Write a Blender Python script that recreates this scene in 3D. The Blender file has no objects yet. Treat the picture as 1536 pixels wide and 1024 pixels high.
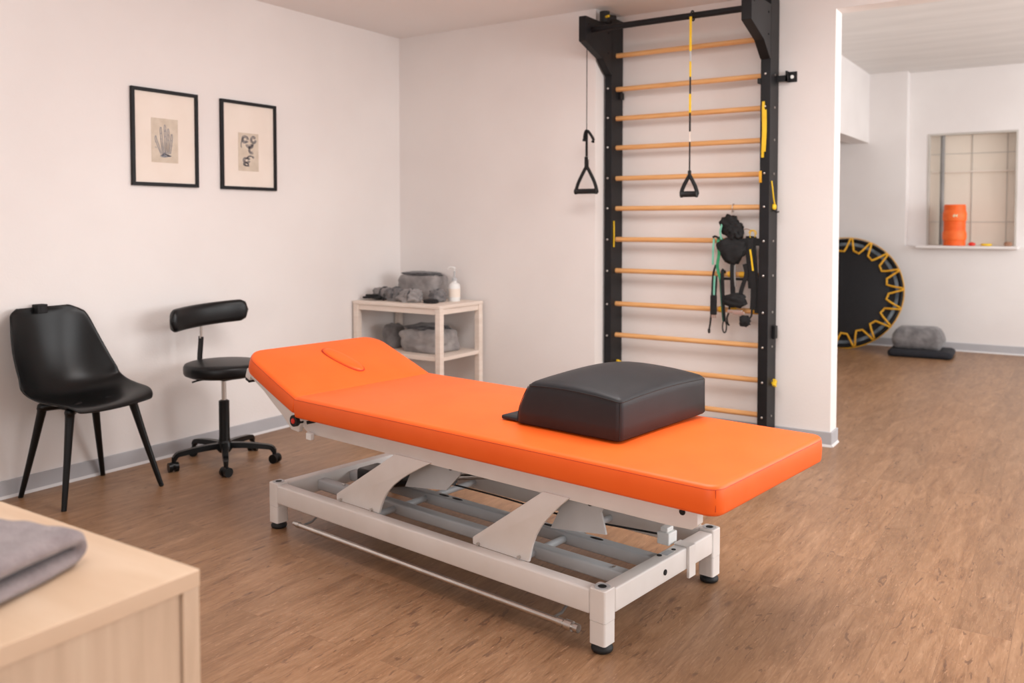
import bpy, bmesh, math, random
from mathutils import Vector, Matrix, noise
PI = math.pi
random.seed(7)
S = bpy.context.scene
COL = S.collection

# ------------------------------------------------------------------ materials
def srgb(r, g, b):
    f = lambda c: (c/255/12.92) if c/255 <= .04045 else ((c/255+.055)/1.055)**2.4
    return (f(r), f(g), f(b), 1)

def new_mat(name, col, rough=.5, metal=0, spec=.5, coat=0):
    m = bpy.data.materials.new(name); m.use_nodes = True
    nt = m.node_tree; b = nt.nodes['Principled BSDF']
    b.inputs['Base Color'].default_value = col
    b.inputs['Roughness'].default_value = rough
    b.inputs['Metallic'].default_value = metal
    b.inputs['Specular IOR Level'].default_value = spec
    b.inputs['Coat Weight'].default_value = coat
    return m, nt, b

def N(nt, t, **kw):
    n = nt.nodes.new(t)
    for k, v in kw.items():
        if k in n.inputs.keys(): n.inputs[k].default_value = v
        else: setattr(n, k, v)
    return n

def coords(nt, scale=(1, 1, 1), rot=(0, 0, 0)):
    tc = nt.nodes.new('ShaderNodeTexCoord'); mp = nt.nodes.new('ShaderNodeMapping')
    mp.inputs['Scale'].default_value = scale; mp.inputs['Rotation'].default_value = rot
    nt.links.new(tc.outputs['Object'], mp.inputs['Vector'])
    return mp.outputs['Vector']

def noisy(name, c1, c2, scale=5, rough=.5, bump=0, bscale=80, metal=0, spec=.5, stretch=(1, 1, 1), detail=6, coat=0, bdist=.002, lo=.35, hi=.65):
    m, nt, b = new_mat(name, c1, rough, metal, spec, coat)
    v = coords(nt, stretch)
    n = N(nt, 'ShaderNodeTexNoise', Scale=scale, Detail=detail)
    nt.links.new(v, n.inputs['Vector'])
    r = nt.nodes.new('ShaderNodeValToRGB')
    r.color_ramp.elements[0].position = lo; r.color_ramp.elements[1].position = hi
    r.color_ramp.elements[0].color = c1; r.color_ramp.elements[1].color = c2
    nt.links.new(n.outputs['Fac'], r.inputs['Fac']); nt.links.new(r.outputs['Color'], b.inputs['Base Color'])
    if bump:
        n2 = N(nt, 'ShaderNodeTexNoise', Scale=bscale, Detail=5)
        nt.links.new(coords(nt), n2.inputs['Vector'])
        bp = N(nt, 'ShaderNodeBump', Strength=bump, Distance=bdist)
        nt.links.new(n2.outputs['Fac'], bp.inputs['Height']); nt.links.new(bp.outputs['Normal'], b.inputs['Normal'])
    return m

M = {}
M['wall'] = noisy('painted_plaster', srgb(236, 230, 227), srgb(241, 236, 233), 1.2, .75, .35, 90, spec=.25, bdist=.0015)
M['wall2'] = noisy('painted_plaster_cool', srgb(232, 227, 225), srgb(238, 234, 232), 1.5, .75, .3, 60, spec=.25, bdist=.0015)
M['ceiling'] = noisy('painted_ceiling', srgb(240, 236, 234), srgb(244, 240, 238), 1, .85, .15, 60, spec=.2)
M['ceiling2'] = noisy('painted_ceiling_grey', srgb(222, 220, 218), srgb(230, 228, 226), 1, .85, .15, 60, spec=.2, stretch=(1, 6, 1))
M['lip'] = noisy('pale_floor_seal', srgb(214, 212, 212), srgb(220, 218, 218), 4, .5)
M['base'] = noisy('grey_skirting_vinyl', srgb(176, 176, 180), srgb(184, 184, 188), 4, .5)
M['orange'] = noisy('orange_leatherette', srgb(250, 101, 30), srgb(253, 106, 35), 6, .46, .22, 420, spec=.4, bdist=.0006)
M['orange_seam'] = new_mat('orange_thread', srgb(186, 46, 10), .6)[0]
M['leather'] = noisy('black_leatherette', srgb(33, 33, 36), srgb(38, 38, 41), 8, .5, .25, 420, spec=.35, bdist=.0006)
M['black_seam'] = new_mat('black_thread', srgb(20, 20, 22), .6)[0]
M['stool_leather'] = noisy('stool_leatherette', srgb(9, 10, 12), srgb(12, 13, 15), 8, .38, .2, 400, bdist=.0005, spec=.35)
M['cream'] = noisy('cream_powder_coat', srgb(228, 222, 217), srgb(233, 228, 224), 7, .42, .1, 500, spec=.4, bdist=.0004)
M['greymetal'] = noisy('grey_powder_coat', srgb(186, 188, 190), srgb(194, 196, 198), 7, .4, spec=.4)
M['chrome'] = noisy('brushed_steel', srgb(200, 196, 192), srgb(215, 212, 208), 9, .28, metal=1)
M['black'] = noisy('black_powder_coat', srgb(19, 19, 21), srgb(24, 24, 27), 9, .5, .1, 300, spec=.3)
M['plastic'] = noisy('black_plastic', srgb(7, 8, 9), srgb(9, 10, 11), 9, .33, spec=.32)
M['rubber'] = noisy('black_rubber', srgb(14, 15, 17), srgb(19, 20, 22), 12, .6)
M['hole'] = new_mat('dark_recess', srgb(14, 14, 15), .8)[0]
M['yellow'] = noisy('yellow_elastic', srgb(236, 190, 24), srgb(244, 204, 40), 14, .5)
M['bungee'] = noisy('golden_bungee', srgb(222, 160, 28), srgb(238, 180, 44), 14, .6)
M['darkgreen'] = noisy('dark_green_edge', srgb(18, 74, 60), srgb(24, 90, 72), 14, .5)
M['green'] = noisy('green_elastic', srgb(38, 140, 96), srgb(70, 170, 120), 14, .5)
M['mint'] = noisy('mint_elastic', srgb(110, 185, 160), srgb(130, 200, 176), 14, .5)
M['red'] = new_mat('red_plastic', srgb(220, 48, 34), .4)[0]
M['white'] = noisy('white_plastic', srgb(236, 236, 234), srgb(242, 242, 240), 9, .4)
M['strap'] = noisy('black_webbing', srgb(11, 11, 13), srgb(20, 20, 22), 60, .75, .3, 300)
M['mat'] = noisy('black_trampoline_mat', srgb(14, 14, 18), srgb(18, 18, 23), 30, .7)
M['skirt'] = noisy('blue_grey_steel', srgb(70, 80, 90), srgb(132, 146, 156), 7, .5)
M['navy'] = noisy('dark_cushion_cloth', srgb(24, 25, 32), srgb(30, 31, 38), 30, .85, .3, 200)
M['roller'] = noisy('orange_foam', srgb(248, 106, 34), srgb(252, 118, 44), 20, .55)
M['mount'] = noisy('cream_mount_board', srgb(238, 226, 214), srgb(242, 231, 220), 5, .8)
M['paper'] = noisy('aged_paper', srgb(206, 192, 174), srgb(218, 205, 188), 18, .9)
M['ink'] = noisy('grey_blue_ink', srgb(112, 118, 134), srgb(140, 144, 156), 60, .9)
M['ink2'] = noisy('grey_ink', srgb(96, 96, 104), srgb(132, 128, 130), 60, .9)
M['frost'] = noisy('frosted_beige_panel', srgb(226, 214, 199), srgb(231, 220, 206), 2, .6)
fb_ = M['frost'].node_tree.nodes['Principled BSDF']; fb_.inputs['Emission Color'].default_value = srgb(226, 214, 199); fb_.inputs['Emission Strength'].default_value = .06  # faint glow added to the pane to lighten its recess
M['frame_grey'] = noisy('grey_window_metal', srgb(192, 186, 178), srgb(200, 195, 188), 5, .5)
M['conduit'] = noisy('dark_grey_pipe', srgb(128, 126, 124), srgb(150, 148, 146), 5, .5)
M['tan'] = noisy('light_painted_wood', srgb(232, 216, 203), srgb(240, 226, 214), 6, .55, stretch=(1, 1, 8))
M['logo'] = new_mat('pale_badge', srgb(222, 226, 190), .5)[0]
M['brown'] = noisy('brown_cork', srgb(150, 110, 86), srgb(172, 130, 104), 20, .7)

def cloth(name, c1, c2, sc=25):
    m = noisy(name, c1, c2, sc, .95, .9, 260, spec=.15, bdist=.003)
    b = m.node_tree.nodes['Principled BSDF']
    b.inputs['Sheen Weight'].default_value = .3
    return m
M['towel'] = cloth('mauve_grey_terry', srgb(128, 116, 118), srgb(152, 140, 141))
M['grey_cloth'] = cloth('mid_grey_felt', srgb(104, 101, 102), srgb(136, 133, 133), 14)
M['grey_cloth_light'] = cloth('pale_grey_felt', srgb(132, 127, 126), srgb(166, 160, 158), 10)
M['grey_cloth_dark'] = cloth('dark_grey_felt', srgb(70, 68, 70), srgb(92, 90, 92), 10)

def wood(name, c1, c2, c3, along='Y', sc=3.0, rough=.45, stretch=14, bump=.05):
    m, nt, b = new_mat(name, c1, rough)
    s = [stretch]*3; s['XYZ'.index(along)] = 1
    v = coords(nt, s)
    n = N(nt, 'ShaderNodeTexNoise', Scale=sc, Detail=8, Distortion=.6)
    nt.links.new(v, n.inputs['Vector'])
    r = nt.nodes.new('ShaderNodeValToRGB'); e = r.color_ramp.elements
    e[0].position = .3; e[1].position = .7; e[0].color = c1; e[1].color = c3
    k = e.new(.5); k.color = c2
    nt.links.new(n.outputs['Fac'], r.inputs['Fac']); nt.links.new(r.outputs['Color'], b.inputs['Base Color'])
    bp = N(nt, 'ShaderNodeBump', Strength=bump, Distance=.002)
    nt.links.new(n.outputs['Fac'], bp.inputs['Height']); nt.links.new(bp.outputs['Normal'], b.inputs['Normal'])
    return m
M['birch_z'] = wood('pale_birch_upright', srgb(200, 172, 146), srgb(208, 180, 154), srgb(215, 189, 163), 'Z', 2.6, stretch=16)
M['birch_y'] = wood('pale_birch_top', srgb(212, 182, 152), srgb(218, 190, 161), srgb(225, 199, 172), 'X', 1.6, stretch=7)
M['birch_e'] = wood('pale_birch_edge', srgb(210, 179, 150), srgb(216, 186, 158), srgb(222, 194, 166), 'Y', 1.6, stretch=7)
M['rung'] = wood('lacquered_beech', srgb(226, 165, 104), srgb(234, 177, 116), srgb(241, 189, 131), 'X', 4, .4)

def floor_mat():
    m, nt, b = new_mat('oak_vinyl_planks', srgb(150, 105, 80), .42, spec=.45)
    L = nt.links.new
    tc = nt.nodes.new('ShaderNodeTexCoord')
    sw = N(nt, 'ShaderNodeSeparateXYZ'); L(tc.outputs['Object'], sw.inputs[0])
    cb = N(nt, 'ShaderNodeCombineXYZ'); L(sw.outputs['Y'], cb.inputs['X']); L(sw.outputs['X'], cb.inputs['Y'])
    br = N(nt, 'ShaderNodeTexBrick', Scale=1)
    br.inputs['Brick Width'].default_value = 1.22; br.inputs['Row Height'].default_value = .18
    br.inputs['Mortar Size'].default_value = .0012; br.inputs['Mortar Smooth'].default_value = .6
    br.offset = .37
    br.inputs['Color1'].default_value = (0, 0, 0, 1); br.inputs['Color2'].default_value = (1, 1, 1, 1)
    br.inputs['Mortar'].default_value = (.5, .5, .5, 1)
    L(cb.outputs[0], br.inputs['Vector'])
    # per plank offset so that the grain breaks at the seams
    off = N(nt, 'ShaderNodeVectorMath', operation='SCALE'); off.inputs['Scale'].default_value = 7.3
    L(br.outputs['Color'], off.inputs[0])
    add = N(nt, 'ShaderNodeVectorMath', operation='ADD'); L(tc.outputs['Object'], add.inputs[0]); L(off.outputs[0], add.inputs[1])
    mp = N(nt, 'ShaderNodeMapping'); mp.inputs['Scale'].default_value = (15, 2.6, 1); L(add.outputs[0], mp.inputs['Vector'])
    n1 = N(nt, 'ShaderNodeTexNoise', Scale=1.0, Detail=9, Roughness=.6, Distortion=1.2); L(mp.outputs[0], n1.inputs['Vector'])
    mp2 = N(nt, 'ShaderNodeMapping'); mp2.inputs['Scale'].default_value = (80, 8, 1); L(add.outputs[0], mp2.inputs['Vector'])
    n2 = N(nt, 'ShaderNodeTexNoise', Scale=1.0, Detail=6, Roughness=.62, Distortion=1.2); L(mp2.outputs[0], n2.inputs['Vector'])
    n3 = N(nt, 'ShaderNodeTexNoise', Scale=1.1, Detail=3); L(tc.outputs['Object'], n3.inputs['Vector'])
    r = N(nt, 'ShaderNodeValToRGB'); e = r.color_ramp.elements
    e[0].position = .30; e[0].color = srgb(106, 72, 46); e[1].position = .72; e[1].color = srgb(186, 146, 114)
    for p, c in ((.42, srgb(137, 101, 72)), (.52, srgb(152, 115, 84)), (.61, srgb(164, 127, 96))):
        k = e.new(p); k.color = c
    mx = N(nt, 'ShaderNodeMix', data_type='FLOAT'); mx.inputs[0].default_value = .46
    L(n1.outputs['Fac'], mx.inputs[2]); L(n2.outputs['Fac'], mx.inputs[3])
    L(mx.outputs[0], r.inputs['Fac'])
    # plank to plank tone
    hs = N(nt, 'ShaderNodeMix', data_type='RGBA', blend_type='MULTIPLY'); hs.inputs[0].default_value = 1
    vr = N(nt, 'ShaderNodeMapRange'); vr.inputs['To Min'].default_value = .90; vr.inputs['To Max'].default_value = 1.06
    L(br.outputs['Color'], vr.inputs['Value'])
    L(r.outputs['Color'], hs.inputs[6]); L(vr.outputs[0], hs.inputs[7])
    # large tone drift
    v3 = N(nt, 'ShaderNodeMapRange'); v3.inputs['To Min'].default_value = .9; v3.inputs['To Max'].default_value = 1.1
    L(n3.outputs['Fac'], v3.inputs['Value'])
    h2 = N(nt, 'ShaderNodeMix', data_type='RGBA', blend_type='MULTIPLY'); h2.inputs[0].default_value = 1
    L(hs.outputs[2], h2.inputs[6]); L(v3.outputs[0], h2.inputs[7])
    # knots and dark flecks
    mp4 = N(nt, 'ShaderNodeMapping'); mp4.inputs['Scale'].default_value = (11, 4.2, 1); L(add.outputs[0], mp4.inputs['Vector'])
    vo = N(nt, 'ShaderNodeTexVoronoi', Scale=1.0); vo.inputs['Randomness'].default_value = 1; L(mp4.outputs[0], vo.inputs['Vector'])
    kr = N(nt, 'ShaderNodeMapRange'); kr.inputs['From Min'].default_value = .05; kr.inputs['From Max'].default_value = .16
    kr.inputs['To Min'].default_value = .62; kr.inputs['To Max'].default_value = 0
    L(vo.outputs['Distance'], kr.inputs['Value'])
    sel = N(nt, 'ShaderNodeSeparateColor'); L(vo.outputs['Color'], sel.inputs[0])
    gt = N(nt, 'ShaderNodeMath', operation='GREATER_THAN'); gt.inputs[1].default_value = .72; L(sel.outputs[0], gt.inputs[0])
    mu = N(nt, 'ShaderNodeMath', operation='MULTIPLY'); L(kr.outputs[0], mu.inputs[0]); L(gt.outputs[0], mu.inputs[1])
    kn = N(nt, 'ShaderNodeMix', data_type='RGBA'); L(mu.outputs[0], kn.inputs[0]); L(h2.outputs[2], kn.inputs[6]); kn.inputs[7].default_value = srgb(88, 62, 52)
    # fine light pores along the grain
    mp5 = N(nt, 'ShaderNodeMapping'); mp5.inputs['Scale'].default_value = (130, 16, 1); L(add.outputs[0], mp5.inputs['Vector'])
    n5 = N(nt, 'ShaderNodeTexNoise', Scale=1.0, Detail=3, Distortion=2.2); L(mp5.outputs[0], n5.inputs['Vector'])
    pr = N(nt, 'ShaderNodeMapRange'); pr.inputs['From Min'].default_value = .62; pr.inputs['From Max'].default_value = .74; pr.inputs['To Max'].default_value = .5
    L(n5.outputs['Fac'], pr.inputs['Value'])
    fl = N(nt, 'ShaderNodeMix', data_type='RGBA'); L(pr.outputs[0], fl.inputs[0]); L(kn.outputs[2], fl.inputs[6]); fl.inputs[7].default_value = srgb(206, 164, 132)
    # dark worm-like flecks along the grain
    mp6 = N(nt, 'ShaderNodeMapping'); mp6.inputs['Scale'].default_value = (34, 8, 1); mp6.inputs['Location'].default_value = (3, 5, 0); L(add.outputs[0], mp6.inputs['Vector'])
    n6 = N(nt, 'ShaderNodeTexNoise', Scale=1.0, Detail=4, Distortion=1.6); L(mp6.outputs[0], n6.inputs['Vector'])
    dr = N(nt, 'ShaderNodeMapRange'); dr.inputs['From Min'].default_value = .63; dr.inputs['From Max'].default_value = .69; dr.inputs['To Max'].default_value = .6
    L(n6.outputs['Fac'], dr.inputs['Value'])
    dk = N(nt, 'ShaderNodeMix', data_type='RGBA'); L(dr.outputs[0], dk.inputs[0]); L(fl.outputs[2], dk.inputs[6]); dk.inputs[7].default_value = srgb(92, 64, 50)
    fl = dk
    # seams
    se = N(nt, 'ShaderNodeMix', data_type='RGBA'); sm = N(nt, 'ShaderNodeMath', operation='MULTIPLY'); sm.inputs[1].default_value = .28
    L(br.outputs['Fac'], sm.inputs[0]); L(sm.outputs[0], se.inputs[0]); L(fl.outputs[2], se.inputs[6]); se.inputs[7].default_value = srgb(80, 54, 42)
    L(se.outputs[2], b.inputs['Base Color'])
    bp = N(nt, 'ShaderNodeBump', Strength=.25, Distance=.002); L(mx.outputs[0], bp.inputs['Height']); L(bp.outputs['Normal'], b.inputs['Normal'])
    rr = N(nt, 'ShaderNodeMapRange'); rr.inputs['To Min'].default_value = .30; rr.inputs['To Max'].default_value = .46
    L(n2.outputs['Fac'], rr.inputs['Value']); L(rr.outputs[0], b.inputs['Roughness'])
    return m
M['floor'] = floor_mat()

# ------------------------------------------------------------------ object helpers
def obj(name, bm, mat, parent=None, smooth=False, angle=None, loc=None):
    me = bpy.data.meshes.new(name)
    bmesh.ops.recalc_face_normals(bm, faces=bm.faces)
    bm.to_mesh(me); bm.free()
    if smooth:
        for p in me.polygons: p.use_smooth = True
        me.set_sharp_from_angle(angle=math.radians(angle or 40))
    o = bpy.data.objects.new(name, me); COL.objects.link(o)
    me.materials.append(M[mat] if isinstance(mat, str) else mat)
    if parent: o.parent = parent
    if loc: o.location = loc
    return o

def thing(name, label, cat, loc=(0, 0, 0), rz=0, group=None):
    o = bpy.data.objects.new(name, None); COL.objects.link(o)
    o.location = loc; o.rotation_euler = (0, 0, rz); o.empty_display_size = .1
    return tag(o, label, cat, group)

def tag(o, label, cat, group=None):
    o['label'] = label; o['category'] = cat
    if group: o['group'] = group
    return o

def struct(name, bm, mat, parent=None, smooth=False):
    o = obj(name, bm, mat, parent, smooth)
    if not parent: o['kind'] = 'structure'
    return o

def box(bm, x0, x1, y0, y1, z0, z1, bev=0, seg=2):
    r = bmesh.ops.create_cube(bm, size=1)
    vs = r['verts']
    for v in vs:
        v.co = Vector((x0+(v.co.x+.5)*(x1-x0), y0+(v.co.y+.5)*(y1-y0), z0+(v.co.z+.5)*(z1-z0)))
    if bev:
        es = list({e for v in vs for e in v.link_edges})
        bmesh.ops.bevel(bm, geom=es, offset=bev, segments=seg, profile=.5, affect='EDGES')
    return bm

def B(*a, **k):
    return box(bmesh.new(), *a, **k)

def catmull(pts, n=6):
    P = [Vector(p) for p in pts]; out = []
    for i in range(len(P)-1):
        p0 = P[max(i-1, 0)]; p1 = P[i]; p2 = P[i+1]; p3 = P[min(i+2, len(P)-1)]
        for k in range(n):
            t = k/n
            out.append(.5*((2*p1)+(p2-p0)*t+(2*p0-5*p1+4*p2-p3)*t*t+(3*p1-p0-3*p2+p3)*t**3))
    out.append(P[-1]); return out

def sweep(bm, pts, prof, ref=(0, 0, 1), closed=False, scales=None, cap=True):
    """sweep a 2-D profile [(a,b)] along pts; a goes along the side vector, b along the normal"""
    P = [Vector(p) for p in pts]; n = len(P); rings = []
    ref = Vector(ref); side = None
    for i in range(n):
        if closed: t = P[(i+1) % n]-P[i-1]
        else: t = P[min(i+1, n-1)]-P[max(i-1, 0)]
        if t.length < 1e-9: t = Vector((0, 0, 1))
        t.normalize()
        s = t.cross(ref)
        if s.length < .05: s = side if side is not None else t.orthogonal()
        s = s-t*s.dot(t); s.normalize(); side = s
        nn = s.cross(t).normalized()
        k = scales[i] if scales else 1
        rings.append([bm.verts.new(P[i]+s*a*k+nn*b*k) for a, b in prof])
    m = len(prof)
    rng = range(n) if closed else range(n-1)
    for i in rng:
        A = rings[i]; C = rings[(i+1) % n]
        for j in range(m):
            bm.faces.new((A[j], A[(j+1) % m], C[(j+1) % m], C[j]))
    if cap and not closed:
        bm.faces.new(rings[0][::-1]); bm.faces.new(rings[-1])
    return bm

def circ(r, n=12): return [(r*math.cos(2*PI*i/n), r*math.sin(2*PI*i/n)) for i in range(n)]
def rectp(w, t): return [(-w/2, -t/2), (w/2, -t/2), (w/2, t/2), (-w/2, t/2)]

def tube(bm, pts, r, n=12, closed=False, smoothn=0, ref=(0, 0, 1), scales=None):
    if smoothn: pts = catmull(pts, smoothn)
    P = [Vector(p) for p in pts]
    if len(P) == 2 or abs((P[-1]-P[0]).normalized().dot(Vector(ref))) > .9:
        d = (P[-1]-P[0]).normalized()
        if abs(d.dot(Vector(ref))) > .9: ref = (1, 0, 0) if abs(d.x) < .8 else (0, 1, 0)
    return sweep(bm, P, circ(r, n), ref, closed, scales)

def ribbon(bm, pts, w, t, ref=(0, 0, 1), smoothn=5):
    return sweep(bm, catmull(pts, smoothn) if smoothn else pts, rectp(w, t), ref)

def lathe(bm, prof, n=32, c=(0, 0, 0), axis='Z'):
    """prof [(r,z)]"""
    c = Vector(c); rings = []
    def pt(r, z, a):
        x, y = r*math.cos(a), r*math.sin(a)
        if axis == 'Z': return c+Vector((x, y, z))
        if axis == 'X': return c+Vector((z, x, y))
        return c+Vector((x, z, y))
    for r, z in prof:
        if r < 1e-6: rings.append([bm.verts.new(pt(0, z, 0))])
        else: rings.append([bm.verts.new(pt(r, z, 2*PI*i/n)) for i in range(n)])
    for A, C in zip(rings, rings[1:]):
        for j in range(n):
            k = (j+1) % n
            if len(A) == 1 and len(C) == 1: continue
            if len(A) == 1: bm.faces.new((A[0], C[k], C[j]))
            elif len(C) == 1: bm.faces.new((A[j], A[k], C[0]))
            else: bm.faces.new((A[j], A[k], C[k], C[j]))
    if len(rings[0]) > 1: bm.faces.new(rings[0][::-1])
    if len(rings[-1]) > 1: bm.faces.new(rings[-1])
    return bm

def prism(bm, poly, a0, a1, axis='Y', bev=0):
    """extrude a 2-D polygon; axis Y: poly=(x,z); axis X: poly=(y,z); axis Z: poly=(x,y)"""
    def pt(p, a):
        if axis == 'Y': return Vector((p[0], a, p[1]))
        if axis == 'X': return Vector((a, p[0], p[1]))
        return Vector((p[0], p[1], a))
    A = [bm.verts.new(pt(p, a0)) for p in poly]; C = [bm.verts.new(pt(p, a1)) for p in poly]
    n = len(poly)
    for i in range(n): bm.faces.new((A[i], A[(i+1) % n], C[(i+1) % n], C[i]))
    bm.faces.new(A[::-1]); bm.faces.new(C)
    if bev:
        bmesh.ops.recalc_face_normals(bm, faces=bm.faces)
        es = [e for e in bm.edges if e.is_manifold and e.calc_face_angle(0) > .6]
        bmesh.ops.bevel(bm, geom=es, offset=bev, segments=2, profile=.5, affect='EDGES')
    return bm

def pad(hx, hy, radii, prof, crown=0, n=10, m=14, warp=None, flat_bottom=True):
    """cushion: rounded-rectangle rings following prof [(inset,z)], then a crowned cap.
    radii = corner radii (++, -+, --, +-)"""
    bm = bmesh.new()
    corners = [(1, 1, 0), (-1, 1, 90), (-1, -1, 180), (1, -1, 270)]
    def ring(inset, z, shrink=1.0):
        out = []
        for (sx, sy, a0), R in zip(corners, radii):
            r = max(R-inset, .0008)
            rr = max(R, inset+.0008)
            cx, cy = sx*(hx-rr), sy*(hy-rr)
            for k in range(n+1):
                a = math.radians(a0+90*k/n)
                out.append(Vector(((cx+r*math.cos(a)), (cy+r*math.sin(a)), z)))
        # extra points on the straight sides
        res = []
        for i, p in enumerate(out):
            res.append(p)
            if (i+1) % (n+1) == 0:
                q = out[(i+1) % len(out)]
                for k in range(1, m): res.append(p.lerp(q, k/m))
        return res
    rings = [ring(i, z) for i, z in prof]
    ci, cz = prof[-1]
    base = rings[-1]; BX = max(p.x for p in base); BY = max(p.y for p in base)
    steps = 9
    for s in range(1, steps):
        f = s/steps
        rings.append([Vector((p.x*(1-f), p.y*(1-f), cz+crown*(1-abs(p.x*(1-f)/BX)**2.2)*(1-abs(p.y*(1-f)/BY)**2.2))) for p in base])
    V = []
    for r in rings:
        V.append([bm.verts.new(p) for p in r])
    L = len(V[0])
    for A, C in zip(V, V[1:]):
        for j in range(L): bm.faces.new((A[j], A[(j+1) % L], C[(j+1) % L], C[j]))
    c = bm.verts.new((0, 0, cz+crown))
    for j in range(L): bm.faces.new((V[-1][j], V[-1][(j+1) % L], c))
    bm.faces.new(V[0][::-1])
    if warp:
        for v in bm.verts: v.co = warp(v.co.copy())
    return bm

def ring_path(hx, hy, radii, inset, z, n=8, m=10):
    corners = [(1, 1, 0), (-1, 1, 90), (-1, -1, 180), (1, -1, 270)]
    out = []
    for (sx, sy, a0), R in zip(corners, radii):
        r = max(R-inset, .001); rr = max(R, inset+.001)
        cx, cy = sx*(hx-rr), sy*(hy-rr)
        for k in range(n+1):
            a = math.radians(a0+90*k/n); out.append(Vector((cx+r*math.cos(a), cy+r*math.sin(a), z)))
    res = []
    for i, p in enumerate(out):
        res.append(p)
        if (i+1) % (n+1) == 0:
            q = out[(i+1) % len(out)]
            for k in range(1, m): res.append(p.lerp(q, k/m))
    return res

def blob(rx, ry, rz, amp=.15, fr=3, seed=0, power=2.6, flat=True, sub=4):
    """lumpy soft bag or stone-like bundle, flat underside at z=0"""
    bm = bmesh.new(); bmesh.ops.create_icosphere(bm, subdivisions=sub, radius=1)
    for v in bm.verts:
        p = v.co.normalized()
        k = (abs(p.x)**power+abs(p.y)**power+abs(p.z)**power)**(-1/power)
        nn = noise.noise(p*fr+Vector((seed*3.1, seed, 0)))+.5*noise.noise(p*fr*2.3+Vector((seed, 7, 0)))
        q = p*k*(1+amp*nn)
        q = Vector((q.x*rx, q.y*ry, q.z*rz))
        if flat: q.z = max(q.z, -rz*.8)+rz*.8
        v.co = q
    return bm

def xf(bm, mat):
    bmesh.ops.transform(bm, matrix=mat, verts=bm.verts); return bm

# ------------------------------------------------------------------ the rooms
XL, YB, YP, HC = -4.42, 5.14, 5.43, 2.755      # left wall, back wall, bar wall, ceiling
XR, YR = 3.0, -2.4
YF, HC2, XA = 10.28, 2.99, -2.05               # far wall and ceiling of the second room, its left wall
PT = .15                                       # partition thickness
PX = -1.278                                    # partition end

bm = B(XL-.3, XR+.2, YR-.2, YF+.5, -.1, 0)
floor = struct('floor', bm, 'floor')
bm = B(XL-.2, XL, YR-.2, YB+.5, 0, HC); struct('wall_left', bm, 'wall')
bm = bmesh.new()
box(bm, XL-.2, -2.73, YB, YB+.5, 0, HC)                      # nearer stretch, steps back at the bars
box(bm, -2.73, PX, YP, YP+PT, 0, HC)
box(bm, PX, XR, YP, YP+PT, 2.622, HC)                        # lintel over the wide opening
box(bm, -2.73, XA-.01, YP+PT, YP+.3, 0, HC2)
struct('wall_back', bm, 'wall')
struct('ceiling', B(XL-.2, XR+.2, YR-.2, YP+PT, HC, HC+.1), 'ceiling')
bm = bmesh.new()                                             # right wall with two wide window openings
for y0, y1, z0, z1 in ((YR-.2, .6, 0, 3.1), (5.2, 6.4, 0, 3.1), (9.6, YF+.3, 0, 3.1),
                       (.6, 5.2, 0, .85), (.6, 5.2, 2.45, 3.1), (6.4, 9.6, 0, .85), (6.4, 9.6, 2.6, 3.1)):
    box(bm, XR, XR+.2, y0, y1, z0, z1)
struct('wall_right', bm, 'wall')
bm = bmesh.new()                                             # wall behind the camera with one window opening
for x0, x1, z0, z1 in ((XL, -2.2, 0, HC), (1.8, XR, 0, HC), (-2.2, 1.8, 0, .9), (-2.2, 1.8, 2.4, HC)):
    box(bm, x0, x1, YR-.2, YR, z0, z1)
struct('wall_rear', bm, 'wall')
# second room
bm = bmesh.new()
box(bm, XA-.2, XA, YP+.3, 8.55, 0, HC2)
box(bm, XA-.2, XA, 8.55, YF, 2.235, HC2)
box(bm, -3.3, XA-.2, 8.45, 8.55, 0, HC2); box(bm, -3.3, -3.2, 8.55, YF, 0, HC2); box(bm, -3.2, XA-.2, 8.55, YF, 2.5, 2.6)
struct('wall_side_room', bm, 'wall2')
bm = bmesh.new()
box(bm, -3.3, -1.665, YF, YF+.4, 0, HC2)
box(bm, -1.665, XR, YF, YF+.4, 0, 1.10)
WX0, WX1, WZ0, WZ1 = -1.475, -.622, 1.10, 2.315
yf = YF+.16
box(bm, -1.665, WX0, yf, yf+.3, 1.10, HC2)
box(bm, WX1, XR, yf, yf+.3, 1.10, HC2)
box(bm, WX0, WX1, yf, yf+.3, WZ1, HC2)
struct('wall_far', bm, 'wall2')
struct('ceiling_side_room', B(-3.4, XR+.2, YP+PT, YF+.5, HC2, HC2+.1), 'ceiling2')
# window in the far wall
w = bpy.data.objects.new('window_1', None); COL.objects.link(w); w['kind'] = 'structure'
bm = bmesh.new(); t = .022
for x0, x1, z0, z1 in ((WX0, WX0+t, WZ0, WZ1), (WX1-t, WX1, WZ0, WZ1), (WX0+t, WX1-t, WZ1-t, WZ1), (WX0+t, WX1-t, WZ0, WZ0+.012)):
    box(bm, x0, x1, yf-.006, yf+.05, z0, z1, .003)
obj('window_frame', bm, 'frame_grey', w)
obj('frosted_pane', B(WX0, WX1, yf+.19, yf+.2, WZ0, WZ1), 'frost', w)
bm = bmesh.new()
box(bm, -1.065, -1.058, yf+.180, yf+.19, WZ0, WZ1); box(bm, -.735, -.729, yf+.180, yf+.19, WZ0, WZ1)
for z in (1.36, 2.10): box(bm, WX0, WX1, yf+.181, yf+.19, z, z+.006)
obj('glazing_bar', bm, 'frame_grey', w)
obj('glazing_bar', B(WX0+.02, WX1-.02, yf+.15, yf+.18, 1.90, 1.915, .003), 'mount', w)
bm = tube(bmesh.new(), [(-1.345, yf+.13, WZ0), (-1.345, yf+.13, WZ1)], .022, 12)
obj('pipe', bm, 'conduit', w, True)
obj('window_sill', B(-1.54, -.59, YF-.11, yf+.13, 1.085, 1.112, .006), 'wall2', w)

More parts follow.
